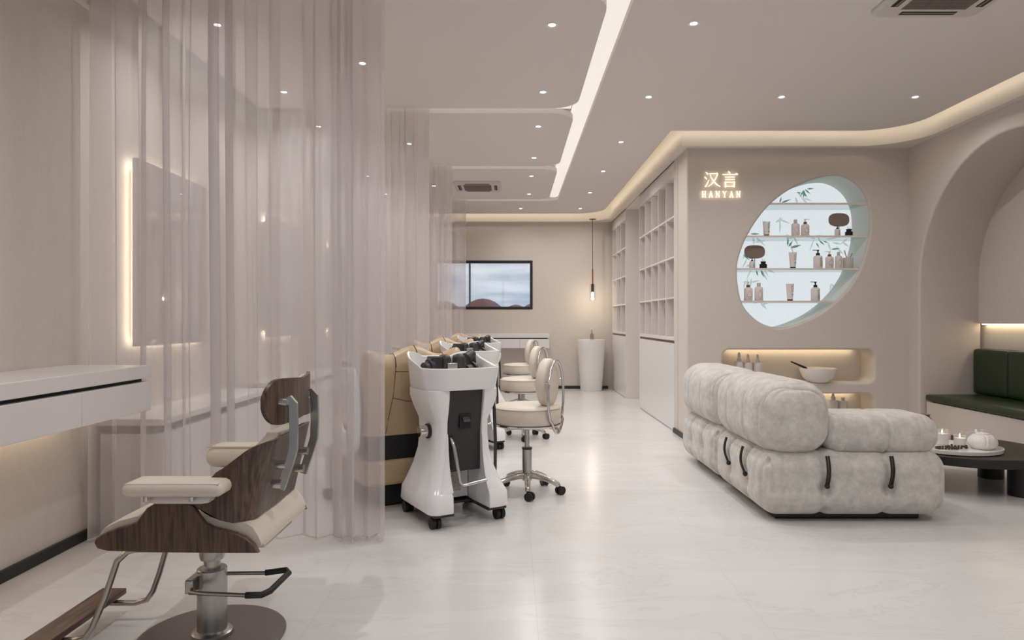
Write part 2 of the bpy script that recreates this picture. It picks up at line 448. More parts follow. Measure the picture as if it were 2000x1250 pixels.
# the skin of the leaf-shaped opening (pale paint) and light panel
b = MB()
cx = sum(p[0] for p in leafs)/len(leafs); cz = sum(p[1] for p in leafs)/len(leafs)
inn = [(cx+(x-cx)*.9985, cz+(z-cz)*.9985) for x, z in leafs]
b.loft([[(x, y, z) for x, z in inn] for y in (YF+.018, YF+TH+.001)], True, False, False)
struct(b.done('trim_2', M['niche'], smooth=60))
x0 = min(p[0] for p in leafs)-.05; x1 = max(p[0] for p in leafs)+.05; z0 = min(p[1] for p in leafs)-.05; z1 = max(p[1] for p in leafs)+.05
lp = thing('light_panel', 'backlit white reeded panel with bamboo leaves behind leaf-shaped shelf opening', 'light panel', (0, YF+TH+.004, 0))
MB().box((x0, 0, z0), (x1, .012, z1)).done('reeded_panel', M['panel'], lp, smooth=0)
KB = (YF+TH)/F
def leafmesh(lst, dy):
    bb = MB()
    for (px, py, ang, L, w) in lst:
        c = Vector(((px-1000)*KB, dy, H+(625-py)*KB)); a = math.radians(ang)
        d = Vector((math.cos(a), 0, math.sin(a))); n = Vector((-d.z, 0, d.x)); L *= KB; w *= KB
        prof = [(0, 0), (.12, .5), (.35, 1), (.6, .8), (.85, .3), (1, 0)]
        pts = [c+d*L*t+n*w/2*v for t, v in prof]+[c+d*L*t-n*w/2*v for t, v in prof[-2:0:-1]]
        pts2 = [p+Vector((0, -.0015, 0)) for p in pts]
        bb.loft([pts, pts2])
    return bb
sharp = [(1526, 396, 20, 20, 3.5), (1523, 396, 75, 12, 3), (1556, 376, -10, 10, 3), (1567, 372, -55, 17, 3), (1569, 371, -75, 15, 3), (1572, 370, -40, 14, 3), (1576, 369, 3, 14, 3), (1570, 372, -120, 14, 3),
         (1571, 372, -100, 16, 3), (1466, 457, 0, 18, 3.4), (1464, 454, 165, 10, 4), (1544, 484, 15, 22, 5), (1540, 482, 55, 14, 4), (1538, 480, 85, 16, 3.4), (1600, 470, -40, 14, 3), (1594, 474, -60, 12, 2.6), (1608, 471, -20, 10, 2.6), (1623, 487, 5, 18, 3.4),
         (1452, 498, -40, 16, 3), (1477, 528, -75, 12, 3.2), (1486, 528, -65, 15, 4)]
random.seed(5)
pale = []
for px, py in ((1470, 470), (1535, 470), (1590, 465), (1455, 500), (1462, 520), (1480, 592), (1560, 380), (1620, 470), (1545, 455), (1520, 430), (1628, 560), (1465, 545), (1490, 520), (1640, 480)):
    for k in range(4): pale.append((px+random.uniform(-9, 9), py+random.uniform(-7, 7), random.uniform(-120, 40), random.uniform(12, 26), random.uniform(2.5, 4.5)))
leafmesh(pale, -.002).done('pale_leaves', M['leaf2'], lp, smooth=0)
leafmesh(sharp, -.005).done('bamboo_leaves', M['leaf'], lp, smooth=0)
# right wall with the arch
AC, AZ, AR = 5.45, 1.54, 1.17
outl = [(YF+.2, 0), (YF+.2, ZT), (YN, ZT), (YN, 0), (AC-AR, 0)] + [(AC-AR*math.cos(q), AZ+AR*math.sin(q)) for q in (PI*i/40 for i in range(41))] + [(AC+AR, 0)]
struct(slab('wall_right', [outl], .60, .020, MYZ(XR+.30), M['wall']))
b = MB().box((XR+.572, AC-AR-.25, 1.165), (XR+.76, AC+AR+.15, ZT-.2))
struct(b.done('wall_alcove', M['wall'], smooth=0))
struct(MB().box((XR+.645, AC-AR-.2, 0), (XR+.76, AC+AR+.15, 1.164)).done('wall_alcove_back', M['wall'], smooth=0))
MB_l = MB().box((XR+.600, AC-AR+.01, 1.154), (XR+.625, AC+AR-.01, 1.163))
tag(MB_l.done('alcove_ceiling_light', M['led'], smooth=0), 'warm strip light above the green bench backrest', 'strip light')
# bookcase wall: return strip and the wall behind the cabinets
struct(MB().box((XB, YF+TH, 0), (XB+.2, 7.315, ZT)).done('wall_return', M['wall'], smooth=0))
struct(MB().box((XB+.42, 7.315, 0), (XB+.50, YB, ZT)).done('wall_side', M['wall'], smooth=0))
# unseen shop front behind the viewer: opening added to let fill daylight in
b = MB()
for x in (XL, -.4, 1.75, XR-.08): b.box((x, YN-.12, 0), (x+.08, YN-.04, ZT))
b.box((XL, YN-.12, 2.75), (XR, YN-.04, ZT))
sf = struct(b.done('window_added', M['black'], smooth=0))
MB().box((XL, YN-.09, 0.02), (XR, YN-.08, 2.75)).done('pane', M['glass'], sf, smooth=0)
# baseboards
def bboard(name, lo, hi): struct(MB().box(lo, hi).done(name, M['black'], bevel=.003))
bboard('baseboard_left', (XL, YN, 0), (XL+.022, YB, .055))
bboard('baseboard_back', (XL+.03, YB-.02, 0), (1.68, YB, .05))
bboard('baseboard_return', (XB-.018, YF-.018, 0), (XB, 7.31, .05))
bboard('baseboard_front', (XB, YF-.018, 0), (XR-.02, YF, .05))

# ------------------------------------------------------------------ downlights
def ordinal(i): return ['first', 'second', 'third', 'fourth', 'fifth', 'sixth', 'seventh', 'eighth', 'ninth'][i]
dl0 = None
def downlight(x, y, label, group, watts=15):
    global dl0
    if dl0 is None:
        dl0 = thing('downlight', label, 'ceiling light', (x, y, ZC), 0, group)
        MB().lathe([(.028, 0), (.035, -.004), (.039, -.0005), (.039, 0)], n=32, cap=False).done('trim_ring', M['white'], dl0)
        MB().lathe([(.0285, -.0008), (.024, -.0015), (.0235, -.0012)], n=32, cap=False).done('dark_ring', M['black'], dl0, label='dark inner ring')
        MB().lathe([(.0, -.0022), (.021, -.0022), (.0235, -.001), (0, -.001)], n=32, cap=False).done('lens', M['lens'], dl0, label='bright lens')
        r = dl0
    else:
        r = dup(dl0, (x, y, ZC), 0, label); r['group'] = group
    L = bpy.data.lights.new('downlight_and_fill_lamp', 'AREA'); L.shape = 'DISK'; L.size = .045; L.energy = watts; L.color = (1, 1, 1); L.spread = math.radians(150)
    lo = bpy.data.objects.new('downlight_and_fill_lamp', L); COL.objects.link(lo); lo.location = (x, y, ZC-.006)
    return r
G = 'small round downlights in the ceiling'
W = 4.6
for i, y in enumerate((4.19, 5.57, 6.98, 8.35, 9.755, 11.14)):
    downlight(1.115, y, ordinal(i)+' downlight from the front in the row right of the lit trough', G, W)
downlight(2.20, 5.57, 'downlight above the sofa, middle of the row before the display wall', G, W)
downlight(3.29, 5.57, 'downlight nearest the arch, above the coffee table', G, W)
n = 0
for d0 in SLOTS[1:4]:
    for dy in (.48, 1.72):
        downlight(.247, d0+dy, ordinal(n)+' downlight from the front in the row left of the lit trough', G, W); n += 1
downlight(.142, 11.14, 'lone downlight between the back window wall and last ceiling slot', G, W)
for k, d0 in enumerate(SLOTS[1:4]):
    w_ = ('behind the nearest curtain', 'behind the second curtain', 'behind the third curtain')[k]
    downlight(-1.82, d0+.48, 'front downlight near the left wall, seen '+w_, G, W)
    downlight(-1.82, d0+1.72, 'rear downlight near the left wall, seen '+w_, G, W)
    downlight(-1.06, d0+1.11, 'middle bay downlight, seen '+w_, G, W)
for x, y, gain in ((.247, 2.0, 1.5), (-1.3, 2.1, 1.6), (2.2, 1.9, 1), (3.2, 2.6, 1.5), (1.115, 2.8, .9), (.3, -.4, 1), (2.3, -.4, 1)):  # unseen lamps without fixtures, added to brighten the near part of the room
    L = bpy.data.lights.new('downlight_and_fill_lamp', 'AREA'); L.shape = 'DISK'; L.size = .045; L.energy = W*gain; L.color = (1, 1, 1); L.spread = math.radians(150)
    lo = bpy.data.objects.new('downlight_and_fill_lamp', L); COL.objects.link(lo); lo.location = (x, y, ZC-.006)

# ------------------------------------------------------------------ ceiling cassettes
def cassette(x0, y0, label):
    w = .63
    t = thing('air_conditioner', label, 'air conditioner', (x0+w/2, y0+w/2, ZC), 0, 'ceiling cassette air conditioners')
    h = w/2
    b = MB(); ou = rrect(-h, -h, h, h, .06, 6); i2 = rrect(-h+.02, -h+.02, h-.02, h-.02, .05, 6)
    b.loft([[(x, y, 0) for x, y in ou], [(x, y, -.014) for x, y in ou], [(x, y, -.03) for x, y in i2]])
    b.done('cover', M['acw'], t, smooth=30)
    b = MB(); g = .185
    for i in range(26):
        y = -g+2*g*i/25; b.box((-g, y-.004, -.0335), (g, y+.004, -.0305))
    for x in (-.062, .062): b.box((x-.0025, -g, -.036), (x+.0025, g, -.0306))
    gr = b.done('grille', M['grille'], t, smooth=0)
    for k in range(4):
        b = MB(); b.box((-.16, -.262, -.0325), (.16, -.222, -.0302))
        b.xf(Matrix.Rotation(k*PI/2, 4, 'Z'))
        v = b.done('vent', M['gap'], t, smooth=0)
        b = MB(); b.box((-.155, -.243, -.034), (.155, -.230, -.0326)); b.xf(Matrix.Rotation(k*PI/2, 4, 'Z')); b.done('louver', M['grille'], v, smooth=0)
    return t
cassette(-.777, 8.93, 'white ceiling cassette air conditioner far back over the treatment bays')
cassette(2.11, 3.425, 'white ceiling cassette air conditioner cut off at the top right')

# ------------------------------------------------------------------ curtains
def curtain(y0, xl, xr, seed, label, nf, opac_mat):
    random.seed(seed)
    t = thing('sheer_curtain', label, 'curtain', (xl, y0, 0), 0, 'sheer curtains between the treatment bays')
    ws = [random.uniform(.35, 1.7) for _ in range(nf)]; tot = sum(ws); am = [random.uniform(.35, 1.1) for _ in range(nf)]
    ph = [random.uniform(-.5, .5) for _ in range(nf)]
    NU, NZ = nf*26, 14
    def pt(u, v):
        s_ = u*tot; k = 0
        while k < nf-1 and s_ > ws[k]: s_ -= ws[k]; k += 1
        f = s_/ws[k]
        sh = math.sin(PI*f); sg = 1 if k % 2 else -1
        gr = .65+.35*(1-v) + .12*math.sin(3*v+ph[k]*6)
        yy = sg*am[k]*sh*.085*gr
        xx = (xr-xl)*u + (.032*math.sin(2*PI*f)*am[k] + .02*ph[k]*math.sin(PI*v*1.3+ph[k]*5))*min(1, 6*u, 6*(1-u))
        return (xx, yy, .012+(ZC+.04-.012)*v+.008*math.sin(k*1.7)*(1-v)*.0)
    b = MB(); b.loft([[pt(i/NU, j/NZ) for i in range(NU+1)] for j in range(NZ+1)], closed=False)
    b.done('drape', opac_mat, t, smooth=180)
    b = MB(); b.loft([[(p[0], p[1]-.0015, p[2]+dz) for p in (pt(i/NU, 0) for i in range(NU+1))] for dz in (0.0, .011)], closed=False)
    b.done('hem', M['hem'], t, smooth=180, label='pale stitched hem')
    MB().box((0, -.012, ZC+.042), (xr-xl, .012, ZC+.049)).done('track', M['white'], t, smooth=0)
    return t
curtain(SLOTS[1], -2.31, -.695, 11, 'nearest sheer curtain, hanging behind the walnut salon chair', 27, M['sheer'])
curtain(SLOTS[2], -2.31, -.72, 23, 'second sheer curtain, hanging just behind the nearest treatment bay', 30, M['sheer_shaded'])
curtain(SLOTS[3], -2.31, -.715, 37, 'third sheer curtain, one bay before the back window bay', 30, M['sheer_shaded'])
curtain(SLOTS[4], -2.31, -.70, 41, 'farthest sheer curtain, partly covering the back window', 26, M['sheer_shaded'])

# ------------------------------------------------------------------ vanity counters and wall cabinets
def counter(label, length, loc, rz, dw, lit=True):
    """local: x along the wall, front towards -y, wall at y=0"""
    dp = .437
    t = thing('vanity_counter', label, 'counter', loc, rz)
    MB().box((0, -dp, .898), (length, 0, .963)).done('top', M['white'], t, bevel=.003)
    MB().box((.0, -dp+.035, .880), (length-.03, -.01, .8975)).done('shadow_gap', M['gap'], t, smooth=0, label='black recessed finger groove')
    MB().box((0, -dp+.02, .727), (length, 0, .8795)).done('carcass', M['white'], t, smooth=0)
    k = int(length/dw+.5)
    for i in range(k):
        x1 = length-i*dw; x0_ = max(0, x1-dw)
        MB().box((x0_+.0015, -dp, .727), (x1-.0015, -dp+.0195, .8795)).done('drawer', M['white'], t, bevel=.002)
    if lit: MB().box((.05, -.09, .716), (length-.05, -.07, .726)).done('under_light', M['led'], t, smooth=0, label='warm strip light under the counter')
    return t
counter('white floating counter at the left wall by the walnut salon chair', 2.32, (XL+.001, 1.28, 0), PI/2, .58)
counter('white floating counter with two drawers under the back window', 2.0, (-1.37, YB, 0), 0, .50, False)

def cabinet(label, y0, y1):
    t = thing('low_cabinet', label, 'cabinet', (XL+.0015, y0, 0), 0, 'low white cabinets along the left wall')
    L = y1-y0; dp = .372
    MB().box((.025, 0, .0), (dp-.02, L, .56)).done('carcass', M['white'], t, smooth=0)
    MB().box((.0, 0, .605), (dp, L, .643)).done('top', M['white'], t, bevel=.003)
    MB().box((.025, .01, .5605), (dp-.03, L-.01, .6045)).done('shadow_gap', M['gap'], t, smooth=0, label='dark recessed groove')
    for i in range(4):
        MB().box((dp-.0195, L*i/4+.002, .03), (dp, L*(i+1)/4-.002, .56)).done('door', M['white'], t, smooth=0)
    return t
def mirror(label, y0, y1, ins=.035):
    t = thing('wall_mirror', label, 'mirror', (XL, y0, 0), 0, 'backlit rectangular mirrors on the left wall')
    L = y1-y0
    MB().box((.05, 0, 1.04), (.075, L, 2.18)).done('glass', M['mirror'], t, smooth=0)
    MB().box((.002, .06, 1.10), (.049, L-.06, 2.12)).done('backing', M['cove'], t, smooth=0)
    b = MB()
    for lo, hi in (((ins-.022, ins), (1.06, 2.16)), ((L-ins, L-ins+.022), (1.06, 2.16))): b.box((.0445, lo[0], hi[0]), (.0492, lo[1], hi[1]))
    b.box((.0445, .035, 1.06), (.0492, L-.035, 1.08)); b.box((.0445, .035, 2.14), (.0492, L-.035, 2.16))
    b.done('back_light', M['led2'], t, smooth=0, label='warm light strip behind the mirror')
bays = (('nearest', 0), ('second', 2.21), ('third', 4.42))
for nm, dy in bays:
    if dy < 4: cabinet('low white cabinet on the left wall in the %s curtained bay' % nm, 3.835+dy, 5.58+dy)
    mirror('backlit rectangular mirror on the left wall in the %s curtained bay' % nm, 4.12+dy, 5.06+dy, .035 if dy < 1 else .12)

# ------------------------------------------------------------------ bookcases
def bookcase(label, y0, y1, ncol, side):
    t = thing('bookcase', label, 'bookcase', (XB, y0, 0), 0, 'white open-shelf wall bookcases')
    L = y1-y0; dp = .38; s_ = .018
    zs = [1.005+.437*i for i in range(5)]
    MB().box((dp, 0, 0), (dp+.02, L, ZS)).done('back_panel', M['inside'], t, smooth=0)
    for i in range(ncol+1):
        y = L*i/ncol; a = max(0, y-s_/2) if i else 0; c = a+s_ if i < ncol else L
        if i == ncol: a = L-s_
        MB().box((0.0, a, zs[0]), (dp-.0005, c, zs[4])).done('side_panel' if i in (0, ncol) else 'divider', M['matte'], t, smooth=0)
    for i, z in enumerate(zs):
        MB().box((.0015, s_+.0005, z-s_/2), (dp-.0008, L-s_-.0005, z+s_/2)).done('shelf', M['matte'], t, smooth=0)
    MB().box((0, 0, zs[4]+s_/2), (dp-.001, L, 2.875)).done('fascia', M['matte'], t, smooth=0)
    MB().box((.012, 0, 2.8755), (dp-.001, L, ZS)).done('shadow_gap', M['matte'], t, smooth=0)
    MB().box((.0, 0, .978), (dp-.001, L, zs[0]-s_/2-.0005)).done('ledge', M['matte'], t, smooth=0)
    MB().box((.012, 0, .948), (dp-.001, L, .9775)).done('bronze_strip', M['bronze'], t, smooth=0, label='dark bronze finger groove')
    MB().box((.012, 0, .0), (dp-.001, L, .9475)).done('plinth', M['matte'], t, smooth=0)
    k = max(1, ncol//2)
    MB().box((.0, .003, .012), (.0115, L-.003, .946)).done('door', M['white'], t, smooth=0)
    if side:
        MB().box((0, -.022, 0), (dp+.3, -.0005, ZS-.02)).done('end_panel', M['matte'], t, smooth=0)
    return t
bookcase('wide white bookcase of five columns beside the display wall', 7.32, 9.33, 5, False)
bookcase('narrow white bookcase of three columns next to the pedestal sink', 10.46, 11.85, 3, True)

# ------------------------------------------------------------------ sink and pendant
t = thing('pedestal_sink', 'white tapered pedestal sink standing in the back corner', 'sink', (1.352, 11.655, 0))
MB().lathe([(0, 0), (.178, 0), (.184, .01), (.205, .3), (.232, .7), (.243, .860), (.241, .868), (.228, .868), (.218, .84), (.17, .76), (.03, .74), (0, .74)], n=48).done('basin', M['ceramic'], t, smooth=50)
t = thing('faucet', 'small steel tap standing on the white pedestal sink', 'tap', (1.385, 11.84, .868))
MB().lathe([(0, 0), (.03, 0), (.03, .085), (.026, .09), (0, .09)], n=20).done('body', M['steel'], t)
MB().tube([(0, 0, .088), (0, -.0, .12), (-.01, -.02, .135), (-.03, -.14, .135), (-.03, -.15, .12)], .011).done('spout', M['steel'], t)
MB().tube([(0, 0, .09), (0, .01, .17), (0, .0, .175)], .008).done('lever', M['steel'], t)
t = thing('pendant_lamp', 'slim brass pendant lamp hanging above the pedestal sink', 'lamp', (1.363, 11.55, ZS))
MB().lathe([(0, 0), (.055, 0), (.055, -.014), (.006, -.02), (0, -.02)], n=24).done('ceiling_rose', M['brass'], t)
MB().cyl((0, 0, -.02), (0, 0, -.85), .005, n=8).done('cable', M['bronze'], t)
MB().cyl((0, 0, -.85), (0, 0, -1.10), .011, n=12).done('rod', M['brass'], t)
MB().cyl((0, 0, -1.10), (0, 0, -1.235), .024, n=16).done('socket', M['black'], t)
MB().lathe([(0, -1.235), (.014, -1.24), (.023, -1.285), (.016, -1.32), (0, -1.335)], n=16).done('bulb', M['bulb'], t, label='glowing bulb')
MB().lathe([(.055, -1.10), (.055, -1.38), (.052, -1.38)], n=24, cap=False).done('glass_shade', M['glass'], t, label='clear glass cylinder shade')
L = bpy.data.lights.new('bulb_lamp', 'POINT'); L.energy = 4.2; L.color = (1, .85, .66); L.shadow_soft_size = .03
lo = bpy.data.objects.new('bulb_lamp', L); COL.objects.link(lo); lo.location = (1.363, 11.55, ZS-1.345)

# ------------------------------------------------------------------ glass shelves and the goods on them
zsh = [H+(625-y)*K for y in (397, 461, 525, 589)]
def span(z):
    xs = []
    for i in range(len(leafs)):
        (xa, za), (xb_, zb_) = leafs[i], leafs[(i+1) % len(leafs)]
        if (za-z)*(zb_-z) <= 0 and za != zb_: xs.append(xa+(xb_-xa)*(z-za)/(zb_-za))
    return min(xs), max(xs)
nms = ['topmost glass shelf in the leaf-shaped opening', 'second glass shelf from the top in the leaf-shaped opening', 'third glass shelf from the top in the leaf-shaped opening', 'lowest glass shelf in the leaf-shaped opening']
for z, l in zip(zsh, nms):
    a, c = span(z-.009)
    a2, c2 = span(z+.009); a = min(a, a2)-.002; c = max(c, c2)+.002
    t = thing('glass_shelf', l, 'shelf', (0, YF, z), 0, 'glass shelves in the leaf-shaped opening')
    MB().box((a, .034, -.009), (c, TH-.004, .009)).done('board', M['shelfglass'], t, smooth=0)
    MB().box((a, .028, -.0095), (c, .0338, .0095)).done('front_edge', M['shelfedge'], t, smooth=0, label='beige front edge strip')
YS = YF+.10
ST = lambda i: zsh[i]+.0098
KS = YS/F
def sx(px): return (px-1000)*KS
def letters(parent, rows, w, h, y, x, z0, m):
    """rows of small printed capitals"""
    b = MB()
    glyph = {'M': [((0, 0), (0, 1)), ((0, 1), (.5, .4)), ((.5, .4), (1, 1)), ((1, 1), (1, 0))], 'C': [((1, .9), (.3, 1)), ((.3, 1), (0, .5)), ((0, .5), (.3, 0)), ((.3, 0), (1, .1))], 'I': [((.5, 0), (.5, 1))],
             'T': [((0, 1), (1, 1)), ((.5, 1), (.5, 0))], 'A': [((0, 0), (.5, 1)), ((.5, 1), (1, 0)), ((.2, .4), (.8, .4))], 'L': [((0, 1), (0, 0)), ((0, 0), (.9, 0))], '-': [((0, .8), (1, .8)), ((0, .4), (1, .4)), ((0, 0), (.7, 0))]}
    for r, word in enumerate(rows):
        for c, ch in enumerate(word):
            for (p, q) in glyph[ch]:
                P = Vector((x+(c*1.25+p[0])*w, y, z0-(r*1.75-p[1])*h)); Q = Vector((x+(c*1.25+q[0])*w, y, z0-(r*1.75-q[1])*h))
                b.bar([P, Q], h*.17, .0012, Vector((Q-P).cross(Vector((0, 1, 0)))))
    return b.done('lettering', m, parent, smooth=0)
def pump_bottle(label, px, i, pumpdir=1, collar='brown', h=.175, r=.040, letter=False, diamond=True, group='pump bottles on the glass shelves'):
    t = thing('pump_bottle', label, 'bottle', (sx(px), YS, ST(i)), 0, group)
    hb = h*.70
    bd_ = MB().lathe([(0, 0), (r*.95, 0), (r, .004), (r, hb*.82), (r*.93, hb*.92), (r*.6, hb*.99), (r*.38, hb), (0, hb)], n=28).done('body', M['bottle'], t, smooth=50)
    cm = M['brown'] if collar == 'brown' else M['gap']
    MB().lathe([(0, hb+.0002), (r*.42, hb+.0002), (r*.42, hb+h*.12), (0, hb+h*.12)], n=20).done('collar', cm, t, label='copper brown collar' if collar == 'brown' else 'black collar')
    pm = M['bottle'] if collar == 'brown' else M['gap']
    z = hb+h*.122
    b = MB().cyl((0, 0, z), (0, 0, z+h*.13), r*.16, n=12)
    b.box((-r*.2, -r*.2, z+h*.12), (r*.2, r*.2, z+h*.17)); b.box((min(0, pumpdir*r*1.15), -r*.12, z+h*.14), (max(0, pumpdir*r*1.15), r*.12, z+h*.168))
    b.done('pump', pm, t)
    if letter: letters(bd_, ['M', 'CI', 'AI', '--', '--'], r*.22, hb*.075, -r-.0008, r*.12, hb*.70, M['ink'])
    elif diamond:
        b = MB(); y = -r-.0012
        for p, q in (((-.6, .45), (0, .75)), ((0, .75), (.6, .45)), ((.6, .45), (0, .12)), ((0, .12), (-.6, .45)), ((-.6, .3), (.6, .3))):
            b.bar([(p[0]*r, y+abs(p[0])**2*r*.28, p[1]*hb), ((p[0]+q[0])/2*r, y+abs((p[0]+q[0])/2)**2*r*.28, (p[1]+q[1])/2*hb), (q[0]*r, y+abs(q[0])**2*r*.28, q[1]*hb)], .0012, .0022, (0, 1, 0))
        b.done('printed_diamond', M['rosegold'], bd_, smooth=0, label='thin printed diamond outline')
    return t
def cap_bottle(label, px, i, h=.165, r=.040):
    t = thing('capped_bottle', label, 'bottle', (sx(px), YS, ST(i)), 0, 'capped bottles on the glass shelves')
    hb = h*.80
    bd_ = MB().lathe([(0, 0), (r*.95, 0), (r, .004), (r, hb*.84), (r*.93, hb*.93), (r*.55, hb*.995), (r*.4, hb), (0, hb)], n=28).done('body', M['bottle'], t, smooth=50)
    MB().lathe([(0, hb+.0003), (r*.44, hb+.0003), (r*.44, h), (r*.4, h+.002), (0, h+.002)], n=20).done('cap', M['bottleA'], t)
    b = MB(); y = -r-.0012
    for p, q in (((-.6, .45), (0, .75)), ((0, .75), (.6, .45)), ((.6, .45), (0, .12)), ((0, .12), (-.6, .45))):
        b.bar([(p[0]*r, y+abs(p[0])**2*r*.28, p[1]*hb), ((p[0]+q[0])/2*r, y+abs((p[0]+q[0])/2)**2*r*.28, (p[1]+q[1])/2*hb), (q[0]*r, y+abs(q[0])**2*r*.28, q[1]*hb)], .0012, .0022, (0, 1, 0))
    b.done('printed_diamond', M['rosegold'], bd_, smooth=0, label='thin printed diamond outline')
    return t
def tube_pack(label, px, i, h=.15, w=.078):
    t = thing('cream_tube', label, 'tube', (sx(px), YS, ST(i)), 0, 'squeeze tubes on the glass shelves')
    MB().lathe([(0, 0), (.027, 0), (.027, .014), (0, .014)], n=24).done('cap', M['gap'], t, label='black cap')
    rings = []
    for k in range(7):
        f = k/6; a = .028+(w/2-.028)*f; c = .027*(1-f)+.003*f
        rings.append([(a*math.cos(q), c*math.sin(q), .0145+(h-.0145)*f) for q in (2*PI*j/28 for j in range(28))])
    bd_ = MB().loft(rings).done('body', M['bottle'], t, smooth=60)
    letters(bd_, ['M', 'CI', 'AI', '', '--'], .009, .011, -.028, .005 if i else -.025, h*.78, M['ink'])
    return t
def vanity_mirror(label, px, i):
    t = thing('table_mirror', label, 'mirror', (sx(px), YS+.06, ST(i)), 0, 'oval table mirrors on the glass shelves')
    MB().lathe([(0, 0), (.04, 0), (.04, .006), (0, .008)], n=24).done('foot', M['bottleA'], t)
    MB().cyl((0, 0, .008), (0, 0, .11), .006, n=12).done('stem', M['bottleA'], t)
    b = MB(); ov = [(.105*math.copysign(abs(math.cos(q))**.75, math.cos(q)), .175+.068*math.copysign(abs(math.sin(q))**.75, math.sin(q))) for q in (2*PI*j/48 for j in range(48))]
    b.prism(ov, -.006, .006, lambda x, z, y: (x, y, z)).done('mirror_glass', M['darkglass'], t, bevel=.003)
    return t
def small_bottle(label, px, i):
    return pump_bottle(label, px, i, -1, 'black', .105, .027, letter=True, group='small black-topped pump bottles')
def reed_jar(label, px, i):
    t = thing('reed_diffuser', label, 'jar', (sx(px), YS-.01, ST(i)), 0, 'black reed jars on the glass shelves')
    MB().lathe([(0, 0), (.036, 0), (.036, .042), (.022, .05), (.022, .058), (.026, .06), (.026, .07), (0, .07)], n=24).done('jar', M['gap'], t)
    for x in (-1, 1):
        MB().tube([(x*.004, 0, .07), (x*.014, .004, .10)], .0025, n=8).done('reed', M['bottle'], t)
# shelf 2 (index 1)
tube_pack('white squeeze tube standing alone at the left of the second shelf', 1497, 1)
cap_bottle('pale capped bottle beside a pump bottle, middle of the second shelf', 1553.5, 1)
pump_bottle('pale pump bottle with copper collar, middle of the second shelf', 1572.5, 1, 1)
vanity_mirror('oval taupe table mirror on the second shelf near the right edge', 1644, 1)
small_bottle('small pump bottle in front of the second shelf oval mirror', 1635.5, 1)
reed_jar('black reed jar right of the second shelf oval mirror', 1657, 1)
# shelf 3 (index 2)
vanity_mirror('oval taupe table mirror at the left of the third shelf', 1478, 2)
small_bottle('small pump bottle in front of the third shelf oval mirror', 1469, 2)
reed_jar('black reed jar right of the third shelf oval mirror', 1490, 2)
tube_pack('white squeeze tube alone in the middle of the third shelf', 1548.5, 2, .165, .085)
pump_bottle('white lettered bottle with black pump on the third shelf', 1597.5, 2, -1, 'black', .19, .044, letter=True)
pump_bottle('pale pump bottle with copper collar right of the black-pump bottle, third shelf', 1620, 2, -1)
cap_bottle('slim pale capped bottle just left of the taupe toothbrush cup', 1637.5, 2, .165, .034)
# shelf 4 (index 3)
pump_bottle('pale pump bottle with copper collar at the left of the lowest shelf', 1461.5, 3, -1, h=.195, r=.042)
cap_bottle('pale capped bottle with diamond outline on the lowest shelf', 1482, 3, .18, .042)
tube_pack('white squeeze tube in the middle of the lowest shelf', 1543, 3, .172, .085)
pump_bottle('white lettered bottle with black pump on the lowest shelf', 1592.5, 3, -1, 'black', .195, .044, letter=True)
t = thing('toothbrush_cup', 'plain taupe cup on the right end of the third shelf', 'cup', (sx(1656), YS, ST(2)))
MB().lathe([(0, 0), (.049, 0), (.051, .003), (.051, .108), (.047, .108), (.046, .006), (0, .006)], n=32).done('body', M['bottleA'], t, smooth=50)
for k, (l, x0_, x1_) in enumerate((('bamboo toothbrush leaning left in the taupe cup', .02, -.044), ('bamboo toothbrush leaning right in the taupe cup', -.012, .058))):
    t = thing('toothbrush', l, 'toothbrush', (sx(1656), YS+.0, ST(2)+.012), 0, 'toothbrushes in the taupe cup')
    y_ = -.008+.016*k
    MB().tube([(x0_*.5, y_, 0), (x0_+(x1_-x0_)*.7, y_, .125), (x1_*.95, y_, .165)], [.004, .0045, .005], n=8).done('handle', M['bamboo'], t)
    MB().tube([(x1_*.80, y_-.006, .145), (x1_*.93, y_-.006, .172)], .006, n=8).done('bristles', M['ceramic'], t)

# ------------------------------------------------------------------ goods in the long niches
YN1 = YF+.13; KN = YN1/F
def spray(label, px, zb, h, r, small):
    t = thing('dropper_bottle', label, 'bottle', ((px-1000)*KN, YN1, zb), 0, 'grey dropper bottles in the wall niches')
    hb = h*(.70 if h < .3 else .80)
    MB().lathe([(0, 0), (r*.96, 0), (r, .004), (r, hb-.006), (r*.9, hb), (0, hb)], n=28).done('body', M['bottleA'], t, smooth=50)
    if small:
        MB().lathe([(0, hb+.0002), (r*.4, hb+.0002), (r*.4, h*.90), (0, h*.90)], n=20).done('cap', M['bottleA'], t)
    else:
        b = MB().lathe([(0, hb+.0002), (r*.5, hb+.0002), (r*.48, hb+h*.09), (r*.33, hb+h*.105), (r*.28, h*.96), (r*.1, h), (0, h)], n=20)
        b.done('dropper', M['bottleA'], t)
zn1 = H+(625-748)*K+.0005; zn2 = H+(625-838)*K+.0005
spray('tallest grey dropper bottle, left of three in the upper niche', 1443.5, zn1, .299, .046, False)
spray('grey dropper bottle, middle of three in the upper niche', 1460.8, zn1, .28, .046, False)
spray('grey dropper bottle, right of three in the upper niche', 1479.5, zn1, .28, .046, False)
spray('grey dropper bottle with tall top in the lower niche', 1627, zn2, .345, .047, False)
spray('grey bottle with short cap in the lower niche', 1646.5, zn2, .335, .047, True)
t = thing('bowl', 'round white bowl standing in the upper wall niche', 'bowl', ((1597-1000)*(YF+.085)/F, YF+.085, zn1))
MB().lathe([(0, 0), (.085, 0), (.105, .008), (.146, .05), (.166, .10), (.178, .138), (.178, .143), (.168, .143), (.155, .10), (.13, .05), (.08, .02), (0, .016)], n=48).done('body', M['ceramic'], t, smooth=50)
t = thing('tint_brush', 'black brush handle sticking out of the white bowl', 'brush', ((1577-1000)*(YF+.085)/F, YF+.085, zn1+.06))
